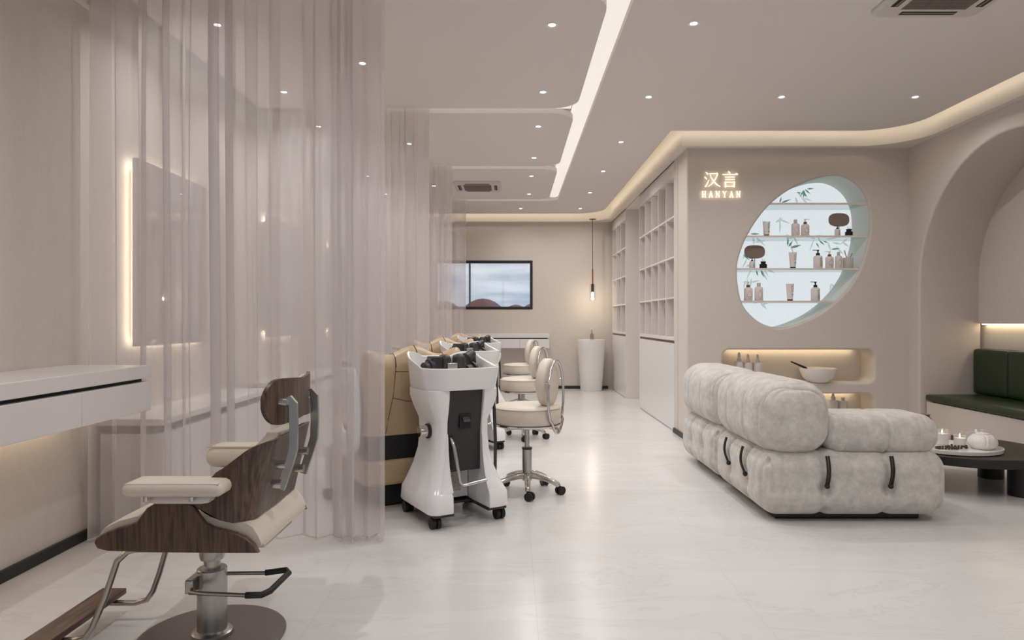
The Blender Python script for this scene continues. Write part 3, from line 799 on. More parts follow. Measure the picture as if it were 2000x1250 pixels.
MB().tube([(.05, 0, .02), (-.02, 0, .085), (-.17, -.01, .148)], [.008, .012, .007], n=10).done('handle', M['gap'], t)
for nm, yy, lab in (('upper', 683, 'warm strip light along the top of the upper wall niche'), ('lower', 769, 'warm strip light along the top of the lower wall niche')):
    z = H+(625-yy)*K
    tag(MB().box(((1432-1000)*K, YF+.215, z-.008), ((1690-1000)*K, YF+.235, z-.002)).done('niche_strip_light', M['led'], smooth=0), lab, 'strip light', 'strip lights in the wall niches')

# ------------------------------------------------------------------ sign
t = thing('neon_sign', 'glowing shop sign in Chinese and Latin letters on the display wall', 'sign', (0, YF-.014, 0))
def sgn(x, y): return Vector(((x-1000)*K, 0, H+(625-y)*K))
def stroke(b, pts, w):
    P = [sgn(*p) for p in pts]; ws = w if isinstance(w, (list, tuple)) else [w]*len(P)
    rings = []
    for i, p in enumerate(P):
        d = (P[min(i+1, len(P)-1)]-P[max(i-1, 0)]).normalized(); nn = Vector((-d.z, 0, d.x))*ws[i]*K*.33
        rings.append([p-nn, p+nn, p+nn+Vector((0, -.006, 0)), p-nn+Vector((0, -.006, 0))])
    b.loft(rings)
def glyphs(name, strokes):
    b = MB()
    for s_ in strokes: stroke(b, *s_)
    b.done(name, M['neon'], t, smooth=0)
glyphs('character_one', [
    ([(1377.5, 337), (1380, 339), (1382, 342)], [1, 2.6, 1.2]), ([(1375, 346), (1377.5, 348), (1379.5, 351)], [1, 2.6, 1.2]),
    ([(1376, 365), (1377.5, 365), (1380, 360), (1383.5, 352)], [1.6, 3.0, 2, .9]),
    ([(1384, 340), (1399, 339.5)], 1.5), ([(1399, 338), (1400.5, 340), (1399, 345), (1395, 353), (1389, 360), (1382, 365.5)], [1.2, 2.6, 2.4, 2.2, 1.7, .8]),
    ([(1386, 342), (1389, 349), (1394, 356), (1400, 362), (1406, 365)], [1.2, 1.8, 2.2, 2.8, 1.0])])
glyphs('character_two', [
    ([(1421, 335.5), (1423.5, 337), (1425, 339.5)], [1, 2.6, 1.4]), ([(1410, 341.5), (1439.5, 341.5)], 1.5), ([(1435, 340.8), (1437, 339.2), (1440, 341.6)], [1, 2.2, 1]),
    ([(1415.5, 346.5), (1434, 346.5)], 1.4), ([(1415.5, 351.3), (1434, 351.3)], 1.4),
    ([(1416, 355.5), (1416, 366.5)], 2.6), ([(1433, 355), (1433, 366.5)], 2.6), ([(1415, 356.4), (1434.5, 356.4)], 1.4), ([(1416, 364.3), (1433, 364.3)], 1.4)])
def lat(ch, x):
    y0, y1 = 374, 386; w = 8.2; S = []
    if ch == 'H':
        for dx in (1.5, w-1.5):
            S += [([(x+dx, y0), (x+dx, y1)], 1.7), ([(x+dx-1.6, y0+.4), (x+dx+1.6, y0+.4)], .9), ([(x+dx-1.6, y1-.4), (x+dx+1.6, y1-.4)], .9)]
        S += [([(x+1.5, 380), (x+w-1.5, 380)], 1)]
    if ch == 'A':
        S += [([(x+w/2, y0), (x+1.2, y1)], .9), ([(x+w/2, y0), (x+w-1.2, y1)], 1.9), ([(x+2.4, 382), (x+w-2.4, 382)], .9), ([(x-.2, y1-.4), (x+2.8, y1-.4)], .9), ([(x+w-3, y1-.4), (x+w+.2, y1-.4)], .9)]
    if ch == 'N':
        S += [([(x+1.3, y0), (x+1.3, y1)], .9), ([(x+1.3, y0), (x+w-1.3, y1)], 1.9), ([(x+w-1.3, y0), (x+w-1.3, y1)], .9), ([(x-.2, y0+.4), (x+2, y0+.4)], .9), ([(x-.2, y1-.4), (x+2.8, y1-.4)], .9), ([(x+w-2.8, y0+.4), (x+w+.2, y0+.4)], .9)]
    if ch == 'Y':
        S += [([(x+1.2, y0), (x+w/2, 380.5)], 1.9), ([(x+w-1.2, y0), (x+w/2, 380.5)], .9), ([(x+w/2, 380), (x+w/2, y1)], 1.7), ([(x-.2, y0+.4), (x+2.8, y0+.4)], .9), ([(x+w-2.6, y0+.4), (x+w+.2, y0+.4)], .9), ([(x+w/2-1.7, y1-.4), (x+w/2+1.7, y1-.4)], .9)]
    return S
for i, ch in enumerate('HANYAN'):
    glyphs('letter_'+ch.lower(), lat(ch, 1370+i*13.4))

# ------------------------------------------------------------------ alcove bench
t = thing('alcove_bench', 'built-in bench with dark green leather cushions in the arched alcove', 'bench', (XR, 0, 0))
y0, y1 = AC-AR+.02, AC+AR-.03
MB().box((.05, y0, 0), (.64, y1, .415)).done('base', M['wall'], t, bevel=.008)
MB().rbox((.03, y0, .416), (.64, y1, .492), .03, 10).done('seat_cushion', M['green'], t, smooth=60)
k = 5
for i in range(k):
    a = y0+(y1-y0)*i/k; c = y0+(y1-y0)*(i+1)/k
    MB().rbox((.49, a+.001, .494), (.64, c-.001, .925), .028, 10).done('back_cushion', M['green'], t, smooth=60)

# ------------------------------------------------------------------ sofa
def pleat(e, q):
    d = 0
    for k, c in enumerate((.035, .055, .085, .120)):
        d += .009*math.exp(-((e-c-.012*math.sin(9*q+k*2))/.007)**2)*(.55+.45*math.sin(8*q+k*1.9))
    return d
def tuft(xs, ys, amp, zc=None, A=.035):
    def f(p, n, h):
        d = 0
        if abs(n.y) > .5:
            for x in xs: d -= A*.55*math.exp(-((p.x-x)/.022)**2)*(1 if abs(p.z) < h.z else 1); d -= A*2.3*math.exp(-((p.x-x)**2+(p.z+.02)**2)/.0015)
            e = min(abs(p.x-h.x), abs(p.x+h.x)); d -= pleat(e, p.z)
        if abs(n.x) > .5:
            for y in ys: d -= A*.95*math.exp(-((p.y-y)/.026)**2); d -= A*1.9*math.exp(-((p.y-y)**2+(p.z+.02)**2)/.0024)
            e = min(abs(p.y-h.y), abs(p.y+h.y)); d -= pleat(e, p.z)
        if abs(n.z) > .5:
            for x in xs: d -= A*.6*math.exp(-((p.x-x)/.025)**2)
            for y in ys: d -= A*.6*math.exp(-((p.y-y)/.025)**2)
        return d
    return f
def bolster(axis, ss, A=.012):
    def f(p, n, h):
        v = p[axis]; H_ = h[axis]; d = 0
        for s_ in ss: d -= A*math.exp(-((v-s_)/.009)**2)
        e = H_-abs(v)
        d -= pleat(e, p.x+p.z)*.8
        d += .010*math.sin(v*5.2+1)*0
        k_ = max(0, min(1, (abs(n[axis])-.15)/.85)); d += .014*k_*k_*(3-2*k_)
        return d
    return f
so = thing('sofa', 'grey velvet tufted modular sofa with its back to the walkway', 'sofa', (1.47, 4.0, 0))
SW, SD = 1.12, .99
for i in range(2):
    y0 = i*SD
    MB().box((.12, y0+(.12 if i == 0 else .0), 0), (SW-.13, y0+SD-(.0 if i == 0 else .12), .05)).done('plinth', M['black'], so, bevel=.01, label='black recessed plinth')
    tx = [-SW/6, SW/6]; ty = [-SD/6, SD/6]
    MB().rbox((0, y0, .034), (SW, y0+SD-.005, .425), .122, 96, tuft(tx, ty, 1, A=.022)).done('base_cushion', M['velvet'], so, smooth=180)
    MB().rbox((-.01, y0+.0, .388), (.44, y0+SD-.005, .835), .17, 96, bolster(1, ty)).done('back_cushion', M['velvet'], so, smooth=180)
MB().rbox((.415, .03, .395), (1.075, .45, .635), .105, 84, bolster(0, [.02])).done('arm_cushion', M['velvet'], so, smooth=180)
def cordage(p0, p1, out):
    p0 = Vector(p0); p1 = Vector(p1); out = Vector(out)
    b = MB()
    for s_ in (-.007, .007):
        side = Vector((0, 0, 1)).cross(out).normalized()*s_
        path = [p0+side+out*.01+(p1-p0)*f+out*.022*math.sin(PI*f) for f in (i/10 for i in range(11))]
        b.tube(path, .006, n=8)
    b.ball(p1+out*.012, .016, 12)
    b.done('tie_cord', M['cord'], so, label='black looped cord')
for x in (SW/2-SW/6, SW/2+SW/6): cordage((x, -.0, .405), (x+.005, .015, .225), (0, -1, 0))
for y in (SD/2-SD/6, SD/2+SD/6): cordage((.005, y, .40), (.02, y+.0, .225), (-1, 0, 0))

# ------------------------------------------------------------------ coffee table and things on it
TC = Vector((3.30, 5.02, 0)); TR = .53; TZ = .275
t = thing('coffee_table', 'low round black coffee table beside the sofa', 'coffee table', (TC.x, TC.y, 0))
MB().lathe([(0, TZ-.062), (TR-.006, TZ-.062), (TR, TZ-.056), (TR, TZ-.006), (TR-.006, TZ), (0, TZ)], n=96).done('table_top', M['blackwood'], t, smooth=40)
for a in (118, 298, 208, 28):
    q = math.radians(a); MB().cyl((.40*math.cos(q), .40*math.sin(q), 0), (.40*math.cos(q), .40*math.sin(q), TZ-.0625), .085, n=32).done('leg', M['blackwood'], t)
TYc = Vector((3.155, 4.86, TZ))
t = thing('serving_tray', 'oval white tray on the black coffee table', 'tray', TYc)
def oval(a, c, z, n=56): return [(a*math.cos(2*PI*j/n), c*math.sin(2*PI*j/n), z) for j in range(n)]
TA, TB_ = .30, .25
MB().loft([oval(TA-.02, TB_-.02, .0005), oval(TA, TB_, .006), oval(TA+.003, TB_+.003, .03), oval(TA-.008, TB_-.008, .03), oval(TA-.015, TB_-.015, .012), ]).done('dish', M['ceramic'], t, smooth=50)
zt = TZ+.0125
def on_tray(px, py): 
    D = (H-zt)*F/(py-625); return Vector(((px-1000)/F*D, D, zt))
t = thing('teapot', 'round white teapot with small lid knob on the tray', 'teapot', on_tray(1919, 876), 0)
MB().lathe([(0, 0), (.062, 0), (.07, .004), (.088, .022), (.094, .045), (.088, .07), (.066, .096), (.052, .104), (.048, .104), (.0, .104)], n=40).done('body', M['ceramic'], t, smooth=50)
MB().lathe([(0, .1045), (.046, .1045), (.044, .110), (.02, .116), (.008, .118), (.008, .126), (.016, .129), (.016, .133), (0, .134)], n=28).done('lid', M['ceramic'], t, smooth=50)
MB().tube([(.019, .072, .065), (.026, .098, .09), (.029, .110, .116)], [.018, .012, .010], n=14).done('spout', M['ceramic'], t, smooth=60)
MB().tube([(-.020, -.060, .098), (-.032, -.096, .094), (-.038, -.113, .066), (-.034, -.104, .036), (-.028, -.084, .024)], [.008, .009, .009, .009, .008], n=12).done('handle', M['ceramic'], t, smooth=60)
def cup(label, loc, h, r, extra, m):
    t = thing('glass_cup', label, 'cup', loc, 0)
    MB().lathe([(0, 0), (r*.8, 0), (r, h*.3), (r, h), (r-.003, h), (r-.004, h*.3), (r*.7, .004), (0, .004)], n=32).done('cup', m, t, smooth=50)
    if extra:
        MB().tube([(-r+.002, 0, h*.85), (-r-.02, 0, h*.75), (-r-.02, 0, h*.4), (-r+.002, 0, h*.25)], .004, n=8).done('handle', m, t)
    return t
p = on_tray(1892, 862)
tt = thing('saucer', 'grey stacked saucers under the glass cup at the tray back', 'saucer', p)
MB().lathe([(0, 0), (.05, 0), (.066, .008), (.068, .012), (.05, .008), (0, .008)], n=32).done('dish', M['bottleA'], tt)
frost = sheer('frosted_glass', rgb(244, 241, 239), .74)
cup('frosted glass teacup standing on the grey saucer', p+Vector((0, 0, .0125)), .062, .047, True, frost)
candle_glass = sheer('candle_glass', rgb(214, 206, 200), .30)
def candle(label, px, py, h, r):
    t = thing('candle', label, 'candle', on_tray(px, py), 0, 'lit candles on the tray')
    MB().lathe([(r, 0.0), (r, h), (r-.003, h), (r-.003, .003), (0, .003), (0, 0)], n=28, cap=False).done('glass_holder', candle_glass, t, smooth=50)
    MB().lathe([(0, .0035), (r-.004, .0035), (r-.004, h*.72), (0, h*.72)], n=24).done('wax', M['wax'], t)
    MB().lathe([(0, h*.74), (.005, h*.74+.006), (.0035, h*.74+.018), (0, h*.74+.032)], n=12).done('flame', M['flame'], t, label='small lit flame')
candle('tall lit candle in clear glass behind the sofa arm', 1840, 868, .112, .041)
candle('short lit candle in clear glass in the middle of the tray', 1874.5, 869, .072, .040)
t = thing('shot_glass', 'small clear glass between the two candles', 'glass', on_tray(1850.5, 862))
MB().lathe([(0, 0), (.018, 0), (.02, .01), (.02, .06), (.018, .06), (.017, .01), (0, .008)], n=24).done('tumbler', frost, t, smooth=50)
t = thing('bead_bracelet', 'loops of dark wooden beads lying on the white tray', 'beads', on_tray(1862, 876))
b = MB(); random.seed(3)
for (cx_, cy_, rx, ry, n_) in ((-.05, -.01, .075, .030, 22), (.03, .012, .07, .028, 18)):
    for i in range(n_):
        a = 2*PI*i/n_; b.ball((cx_+rx*math.cos(a), cy_+ry*math.sin(a)*1.2, .0085+ (.008 if i % 5 == 0 and cx_ > 0 else 0)), .0085, 10)
b.done('bead_string', M['bead'], t, smooth=60)
t = thing('pottery_jar', 'brown pottery jar behind the sofa arm on the coffee table', 'jar', (3.275, 5.42, TZ))
MB().lathe([(0, 0), (.045, 0), (.075, .03), (.085, .07), (.075, .11), (.048, .145), (.036, .158), (.036, .170), (.045, .178), (.038, .178), (.03, .165), (0, .15)], n=36).done('body', M['pottery'], t, smooth=50)

# ------------------------------------------------------------------ stools
def stool():
    t = thing('stool', 'nearest cream swivel stool beside the nearest white treatment machine', 'stool', (.105, 4.76, 0), math.radians(-22), 'cream swivel stools with oval backrests')
    R = .235
    MB().lathe([(0, .487), (R-.008, .487), (R, .497), (R, .588), (R-.004, .597), (R-.02, .610), (R-.07, .617), (0, .619)], n=56).done('seat', M['leather'], t, smooth=50)
    MB().tube([(R*math.cos(2*PI*i/56), R*math.sin(2*PI*i/56), .5955) for i in range(56)], .003, n=6, closed=True).done('seat_piping', M['piping'], t)
    MB().lathe([(0, .470), (R-.004, .470), (R+.004, .476), (R+.003, .4865), (0, .4866)], n=56).done('seat_ring', M['chrome'], t, smooth=60, label='polished steel rim under the seat')
    b = MB(); rr = []
    # oval cushion, standing at +x
    def ov(k, s_): return (.155*s_*math.cos(k), .168*s_*math.sin(k))
    prof = [(-.042, .0), (-.042, .72), (-.036, .90), (-.018, 1.0), (.018, 1.0), (.036, .90), (.042, .72), (.042, 0)]
    rings = []
    for x, s_ in prof:
        rings.append([(.150+x, ov(k, max(s_, .02))[0], .768+ov(k, max(s_, .02))[1]) for k in (2*PI*j/48 for j in range(48))])
    b.loft(rings).done('backrest', M['leather'], t, smooth=55)
    loop = []
    for j in range(60):
        k = 2*PI*j/60; sq = math.sin(k)
        loop.append((.212+ (.012 if sq < -.6 else 0), .165*math.cos(k)*(1 if sq > 0 else (1-.18*sq*sq)),   .672+.25*sq))
    MB().tube(loop, .0095, n=12, closed=True).done('back_loop', M['chrome'], t, smooth=80, label='polished steel oval loop')
    b = MB(); b.tube([(.224, 0, .43), (.235, 0, .452), (.15, 0, .462)], .011, n=10); b.cyl((.19, .155, .78), (.212, .16, .78), .009, n=10); b.cyl((.19, -.155, .78), (.212, -.16, .78), .009, n=10)
    b.done('back_bracket', M['chrome'], t)
    MB().cyl((0, 0, .30), (0, 0, .462), .017, n=20).done('gas_spring', M['steel'], t)
    MB().lathe([(0, .455), (.05, .455), (.05, .4695), (0, .4695)], n=24).done('mount', M['blackp'], t)
    MB().lathe([(0, .085), (.034, .085), (.034, .30), (.0, .30)], n=28).done('column', M['steel'], t)
    MB().lathe([(0, .3005), (.036, .3005), (.036, .313), (0.018, .3135)], n=24).done('column_collar', M['blackp'], t)
    for i in range(5):
        a = math.radians(62+72*i)+math.radians(14); ca, sa = math.cos(a), math.sin(a)
        pth = [(r_*ca, r_*sa, z) for r_, z in ((.0, .118), (.06, .118), (.13, .105), (.19, .085), (.222, .068), (.228, .058))]
        arm_ = MB().tube(pth, [.026, .024, .021, .019, .019, .016], n=12).done('base_arm', M['chrome'], t, smooth=70)
        px_, py_ = .228*ca, .228*sa; d = Vector((math.cos(a+1), math.sin(a+1), 0)); e = Vector((-d.y, d.x, 0)); c = Vector((px_, py_, .029))+d*.014
        b = MB()
        for s_ in (-1, 1): b.cyl(c+e*s_*.007, c+e*s_*.024, .029, n=24)
        b.cyl(c-e*.007, c+e*.007, .016, n=12); b.cyl((px_, py_, .03), (px_, py_, .066), .009, n=10)
        b.done('caster', M['rubber'], arm_, smooth=40)
    return t
st = stool()
dup(st, (.115, 6.95, 0), None, 'second cream swivel stool, between the nearest and farthest stools')
dup(st, (.115, 9.16, 0), None, 'farthest cream swivel stool, closest to the back counter')

# ------------------------------------------------------------------ treatment machines
def machine():
    t = thing('treatment_machine', 'nearest white head treatment machine on casters with black front panel', 'machine', (-.366, 4.21, 0), math.radians(30), 'white treatment machines in the bays')
    def rr(x0, y0, x1, y1, z, r): return [(x, y, z) for x, y in rrect(x0, y0, x1, y1, r, 6)]
    g = .112
    # (z, half width, front y, back y)
    prof = [(.085, .258, -.268, .245), (.10, .263, -.272, .25), (.175, .258, -.266, .245), (.205, .245, -.245, .23), (.25, .228, -.222, .215), (.32, .205, -.196, .19), (.42, .180, -.178, .165), (.52, .170, -.172, .16), (.60, .170, -.175, .17), (.68, .205, -.195, .19), (.74, .222, -.205, .20), (.79, .222, -.205, .20)]
    for s_ in (-1, 1):
        rings = []
        for z, w, f, bk in prof:
            gi = g + (.0 if z > .5 else .012*(.5-z))
            a, c = (-w, -gi) if s_ < 0 else (gi, w)
            pts = []
            n = 6; r = min(.06, (c-a)*.8)
            q = rrect(a, f, c, bk, r, n, (1, 0, 0, 1) if s_ > 0 else (0, 1, 1, 0))
            rings.append([(x, y, z) for x, y in q])
        MB().loft(rings).done('side_shell', M['shell'], t, smooth=50, bevel=.006)
        # raised smooth panel on the front of each leg
        def at_z(z):
            for p, q in zip(prof, prof[1:]):
                if p[0] <= z <= q[0]:
                    f_ = (z-p[0])/(q[0]-p[0]); return p[1]+(q[1]-p[1])*f_, p[2]+(q[2]-p[2])*f_
        rings = []
        for z in (.20, .215, .25, .30, .35, .40, .44, .48, .51, .53):
            w, f = at_z(z); t_ = max(0, (z-.30)/.23)
            xo = (w-.058)*(1-t_*t_)+(g+.006)*t_*t_; fo = f-.007*min(1, (z-.195)/.02, (.535-z)/.03)
            q = [(s_*(g-.0005), fo, z), (s_*xo, fo, z), (s_*(xo+.012), f+.012, z), (s_*(g-.0005), f+.012, z)]
            rings.append(q if s_ < 0 else q[::-1])
        MB().loft(rings).done('leg_panel', M['shell'], t, smooth=60)
    b = MB(); gi = g-.001
    fp = [(.30, -.150), (.42, -.150), (.53, -.150), (.66, -.170), (.79, -.185)]
    b.loft([[(-gi, f, z), (gi, f, z), (gi, .12, z), (-gi, .12, z)] for z, f in fp]).done('front_panel', M['blackp'], t, smooth=25, label='black front panel')
    b = MB(); b.box((-gi, .02, .10), (gi, .20, .2995)); b.done('rear_panel', M['shell'], t, smooth=0)
    MB().box((-gi+.005, -.06, .16), (gi*.25, .0195, .2995)).done('speckled_block', M['stonechip'], t, smooth=0, label='speckled grey stone block')
    MB().box((-.225, -.02, .072), (.225, .23, .0845)).done('tray', M['blackp'], t, smooth=0)
    b = MB()
    for s_ in (-1, 1): b.box((min(s_*.11, s_*.235), -.26, .070), (max(s_*.11, s_*.235), -.021, .0845))
    b.done('bumper', M['blackp'], t, bevel=.004)
    # tub with rising back rim and neck dip
    N = 72
    def tubring(k, s_, zfun):
        out = []
        base = rrect(-.25*s_, -.25*s_, .25*s_, .25*s_, .15*s_, 17)
        for x, y in base[:N]: out.append((x, y, zfun(x, y)))
        return out
    def rim(x, y):
        f = max(0, min(1, (y+.02)/.22)); f = f*f*(3-2*f)
        dip = math.exp(-(x/.10)**2)
        lft = .016*max(0, min(1, (-x-.05)/.2))
        return .915+.075*f*(1-.9*dip)+lft*f
    b = MB()
    b.loft([tubring(0, .80, lambda x, y: .786), tubring(0, .90, lambda x, y: .788), tubring(0, .93, lambda x, y: .80), tubring(0, 1, rim), tubring(0, .985, lambda x, y: rim(x, y)+.004), tubring(0, .945, rim), tubring(0, .88, lambda x, y: .84), tubring(0, .5, lambda x, y: .832)])
    b.done('tub', M['shell'], t, smooth=50)
    # black massage heads in the tub
    for (x, y) in ((-.055, .0), (.055, .03)):
        MB().lathe([(0, .835), (.046, .835), (.046, .895), (.050, .90), (.050, .915), (.043, .925), (.042, .962), (.034, .98), (.018, .988), (0, .989)], (x, y, 0), n=28).done('massage_head', M['blackp'], t, smooth=45)
    b = MB(); b.cyl((-.205, -.03, .905), (-.15, -.02, .915), .040, n=24); b.cyl((-.170, -.02, .915), (-.14, -.018, .92), .052, n=24); b.box((-.16, -.06, .84), (-.095, .03, .98)); b.done('drive_unit', M['blackp'], t, smooth=40, bevel=.006)
    b = MB(); b.cyl((.10, .03, .87), (.145, .045, .875), .05, n=24); b.cyl((.146, .045, .875), (.16, .05, .876), .062, n=24); b.done('end_roller', M['blackp'], t, smooth=40)
    b = MB(); b.box((-.085, -.115, .84), (-.02, -.098, .942)); b.done('nameplate', M['steel'], t, bevel=.003, label='small silver plate')
    b = MB(); b.cyl((.205, .12, .845), (.180, .10, .975), .024, .027, n=20); b.cyl((.186, .10, .985), (.125, .07, .955), .028, .036, n=24); b.ball((.180, .098, .980), .028, 16); b.box((.185, .09, .885), (.222, .14, .905)); b.done('spray_nozzle', M['blackp'], t, smooth=40)
    # knob, rocker, pedal, strap
    b = MB(); b.cyl((-.165, -.03, .535), (-.185, -.03, .535), .045, n=28); kf_ = b.done('knob_flange', M['blackp'], t)
    b = MB(); b.cyl((-.186, -.03, .535), (-.235, -.03, .535), .036, .034, n=28); b.done('knob', M['chrome'], kf_, label='chrome round knob', bevel=.003)
    b = MB(); b.box((-.035, -.1745, .555), (.04, -.160, .645)); sw_ = b.done('switch_housing', M['gap'], t, bevel=.004)
    b = MB(); b.loft([[(-.02, -.176, .60), (.028, -.176, .60), (.028, -.176, .628), (-.02, -.176, .628)], [(-.02, -.20, .596), (.028, -.20, .596), (.028, -.188, .61), (-.02, -.188, .61)]]); b.done('rocker', M['blackp'], sw_, bevel=.003)
    MB().box((-.095, -.1535, .315), (-.072, -.140, .515)).done('pedal_slot', M['gap'], t, smooth=0)
    MB().tube([(-.083, -.14, .505), (-.083, -.165, .49), (-.078, -.19, .45), (-.066, -.215, .33), (-.058, -.235, .25), (-.045, -.245, .238), (.02, -.255, .245), (.10, -.262, .258)], .0105, n=12).done('foot_pedal', M['chrome'], t, smooth=60, label='bent chrome foot bar')
    MB().bar([(.250, -.06, .70), (.256, -.065, .64), (.262, -.07, .45), (.260, -.07, .28), (.257, -.07, .235)], .020, .014, (1, 0, 0)).done('strap', M['blackp'], t, bevel=.004, label='black hanging strap')
    b = MB(); b.loft([[(.21, y, .70) for y in (-.10, -.02)] + [(.21, y, .78) for y in (-.02, -.10)], [(.265, y, .715) for y in (-.085, -.035)] + [(.255, y, .76) for y in (-.035, -.085)]]); b.done('strap_hook', M['shell'], t, bevel=.006)
    for (x, y) in ((-.21, -.21), (.21, -.21), (-.21, .21), (.21, .21)):
        b = MB(); c = Vector((x, y, .034))
        for s_ in (-1, 1): b.cyl(c+Vector((s_*.006, 0, 0)), c+Vector((s_*.027, 0, 0)), .034, n=28)
        b.cyl((x, y+.0, .034), (x, y, .070), .010, n=10); b.cyl(c-Vector((.006, 0, 0)), c+Vector((.006, 0, 0)), .018, n=14)
        b.done('caster', M['rubber'], t, smooth=40)
    return t
mc = machine()
dup(mc, (-.40, 6.42, 0), None, 'second white head treatment machine, behind the nearest one')
dup(mc, (-.41, 8.63, 0), None, 'farthest white head treatment machine, nearest the back counter')

# ------------------------------------------------------------------ treatment recliners
def recliner():
    t = thing('treatment_recliner', 'nearest tan leather treatment recliner behind the nearest white machine', 'recliner', (-.52, 4.47, 0), math.radians(30), 'tan treatment recliners in the bays')
    # local: x right, y away; rear of backrest at y=0
    x0_, x1_ = -.44, .25
    NX = 40
    def top(x):
        f = (x-x0_)/(x1_-x0_)
        return .985+.02*math.cos(f*PI*4.0+.2)*1.3 + .012*math.sin(PI*f)
    rings = []
    prof = [(.465, 0.02, 0), (.55, .005, 0), (.75, .0, 0), (.90, .012, 0), (.965, .03, 1), (.995, .075, 1), (.985, .14, 1), (.93, .19, 1), (.80, .21, 0), (.55, .24, 0), (.465, .245, 0)]
    b = MB(); rings = []
    for i in range(NX+1):
        x = x0_+(x1_-x0_)*i/NX; f = i/NX
        e = min(1, 10*min(f, 1-f)); rd = math.sqrt(max(0, 1-(1-e)**2))
        tz = top(x)-.985
        cy = .12
        rings.append([(x, cy+(y-cy)*(.35+.65*rd), (z if z < .6 else z+tz*(z-.5)/.49)-(1-rd)*.05*(1 if z > .8 else 0)) for z, y, _ in prof])
    b.loft(rings).done('backrest', M['tan'], t, smooth=70)
    b = MB()
    def yb(z):                       # rear surface
        if z < .55: return .03-(z-.40)/.15*.025
        if z < .75: return .005-(z-.55)/.2*.005
        if z < .90: return (z-.75)/.15*.012
        return .012+(z-.90)/.065*.018
    for xs in ([(-.245, .96), (-.25, .88), (-.27, .72), (-.30, .58), (-.315, .48)], [(-.25, .872), (-.1, .865), (.1, .87), (.24, .87)], [(-.272, .705), (-.18, .68), (0, .665), (.24, .665)], [(-.10, .93), (-.10, .90)]):
        b.tube([(x, yb(z)-.001 if z < .965 else .035, z) for x, z in xs], .0018, n=6)
    b.done('seam', M['seam'], t, label='dark stitched seam lines')
    for xs in (-.245, -.10, .10):
        MB().tube([(xs, .012, top(xs)-.075), (xs, .026, top(xs)-.022), (xs, .075, top(xs)+.012), (xs, .14, top(xs)+.002), (xs, .185, top(xs)-.05)], .0022, n=6).done('head_seam', M['seam'], t)
    MB().rbox((x0_-.01, .0, .145), (x1_, .90, .315), .03, 10).done('seat', M['tan'], t, smooth=70)
    MB().box((x0_+.05, .05, .3155), (x1_-.03, .26, .4645)).done('recline_gap', M['gap'], t, smooth=0)
    MB().box((x0_+.02, .025, .3155), (x1_-.01, .0495, .4645)).done('black_band', M['gap'], t, smooth=0, label='black band under the backrest')
    MB().rbox((x0_+.02, .262, .3155), (x1_, .85, .50), .05, 10).done('seat_cushion', M['tan'], t, smooth=70)
    MB().rbox((x0_+.06, .86, .30), (x1_-.03, 1.30, .44), .05, 10).done('leg_rest', M['tan'], t, smooth=70)
    MB().box((x0_+.10, .08, .0), (x1_-.08, .80, .1445)).done('base', M['gap'], t, bevel=.02, label='black base')
    # white side arms, arched with an oval opening
    for s_ in (-1, 1):
        xa = x0_-.075 if s_ < 0 else x1_+.012
        pr = [(.10, .30), (.06, .55), (.08, .78), (.18, .90), (.32, .90), (.50, .82), (.70, .66), (.86, .46), (.90, .34), (.85, .28)]
        hole = [(.18, .55), (.20, .70), (.28, .80), (.36, .78), (.46, .66), (.50, .54), (.44, .46), (.26, .44)]
        o = slab('side_arm', [smooth_closed(pr, 2), smooth_closed(hole, 2)], .06, .014, MYZ(xa+.03), M['shell'], t)
        MB().rbox((xa+.002, .22, .905), (xa+.058, .40, .94), .015, 6).done('arm_pad', M['tan'], t, smooth=60)
    b = MB(); b.cyl((x0_-.12, .45, .07), (x0_-.12, .45, .36), .022, n=16); b.cyl((x0_-.12, .45, .3605), (x0_-.02, .45, .3605), .02, n=12); b.done('support_post', M['acw'], t)
    MB().ball((x0_-.12, .45, .04), .042, 20).done('caster', M['rubber'], t, smooth=60)
    return t
rc = recliner()
dup(rc, (-.55, 6.68, 0), None, 'second tan leather treatment recliner, in the middle bay')
dup(rc, (-.56, 8.89, 0), None, 'farthest tan leather treatment recliner, near the back wall')

# ------------------------------------------------------------------ walnut salon chair
ch = thing('salon_chair', 'walnut and cream leather salon chair on a round steel base', 'salon chair', (-1.133, 2.58, 0))
def cl(x, y, z): return (x+1.133, y-2.58, z)
MB().lathe([(0, 0), (.264, 0), (.266, .004), (.266, .012), (.262, .016), (0, .018)], n=80).done('base_plate', M['darksteel'], ch, smooth=40)
MB().lathe([(.052, .0185), (.074, .0185), (.074, .028), (.066, .034), (.052, .036)], n=48, cap=False).done('base_ring', M['steel'], ch, smooth=50)
MB().lathe([(0, .0185), (.0535, .0185), (.0535, .262), (.050, .266), (0, .266)], n=48).done('column', M['steel'], ch, smooth=40)
MB().lathe([(0, .2665), (.030, .2665), (.030, .345), (0, .345)], n=32).done('piston', M['steel'], ch)
MB().lathe([(.031, .298), (.042, .300), (.046, .316), (.046, .346), (.031, .347)], n=36, cap=False).done('piston_collar', M['steel'], ch, smooth=50)
MB().box((-.10, -.17, .3955), (.26, .13, .412)).done('seat_plate', M['steel'], ch, bevel=.004)
MB().lathe([(0, .3475), (.05, .3475), (.06, .395), (0, .395)], n=24).done('seat_mount', M['steel'], ch)
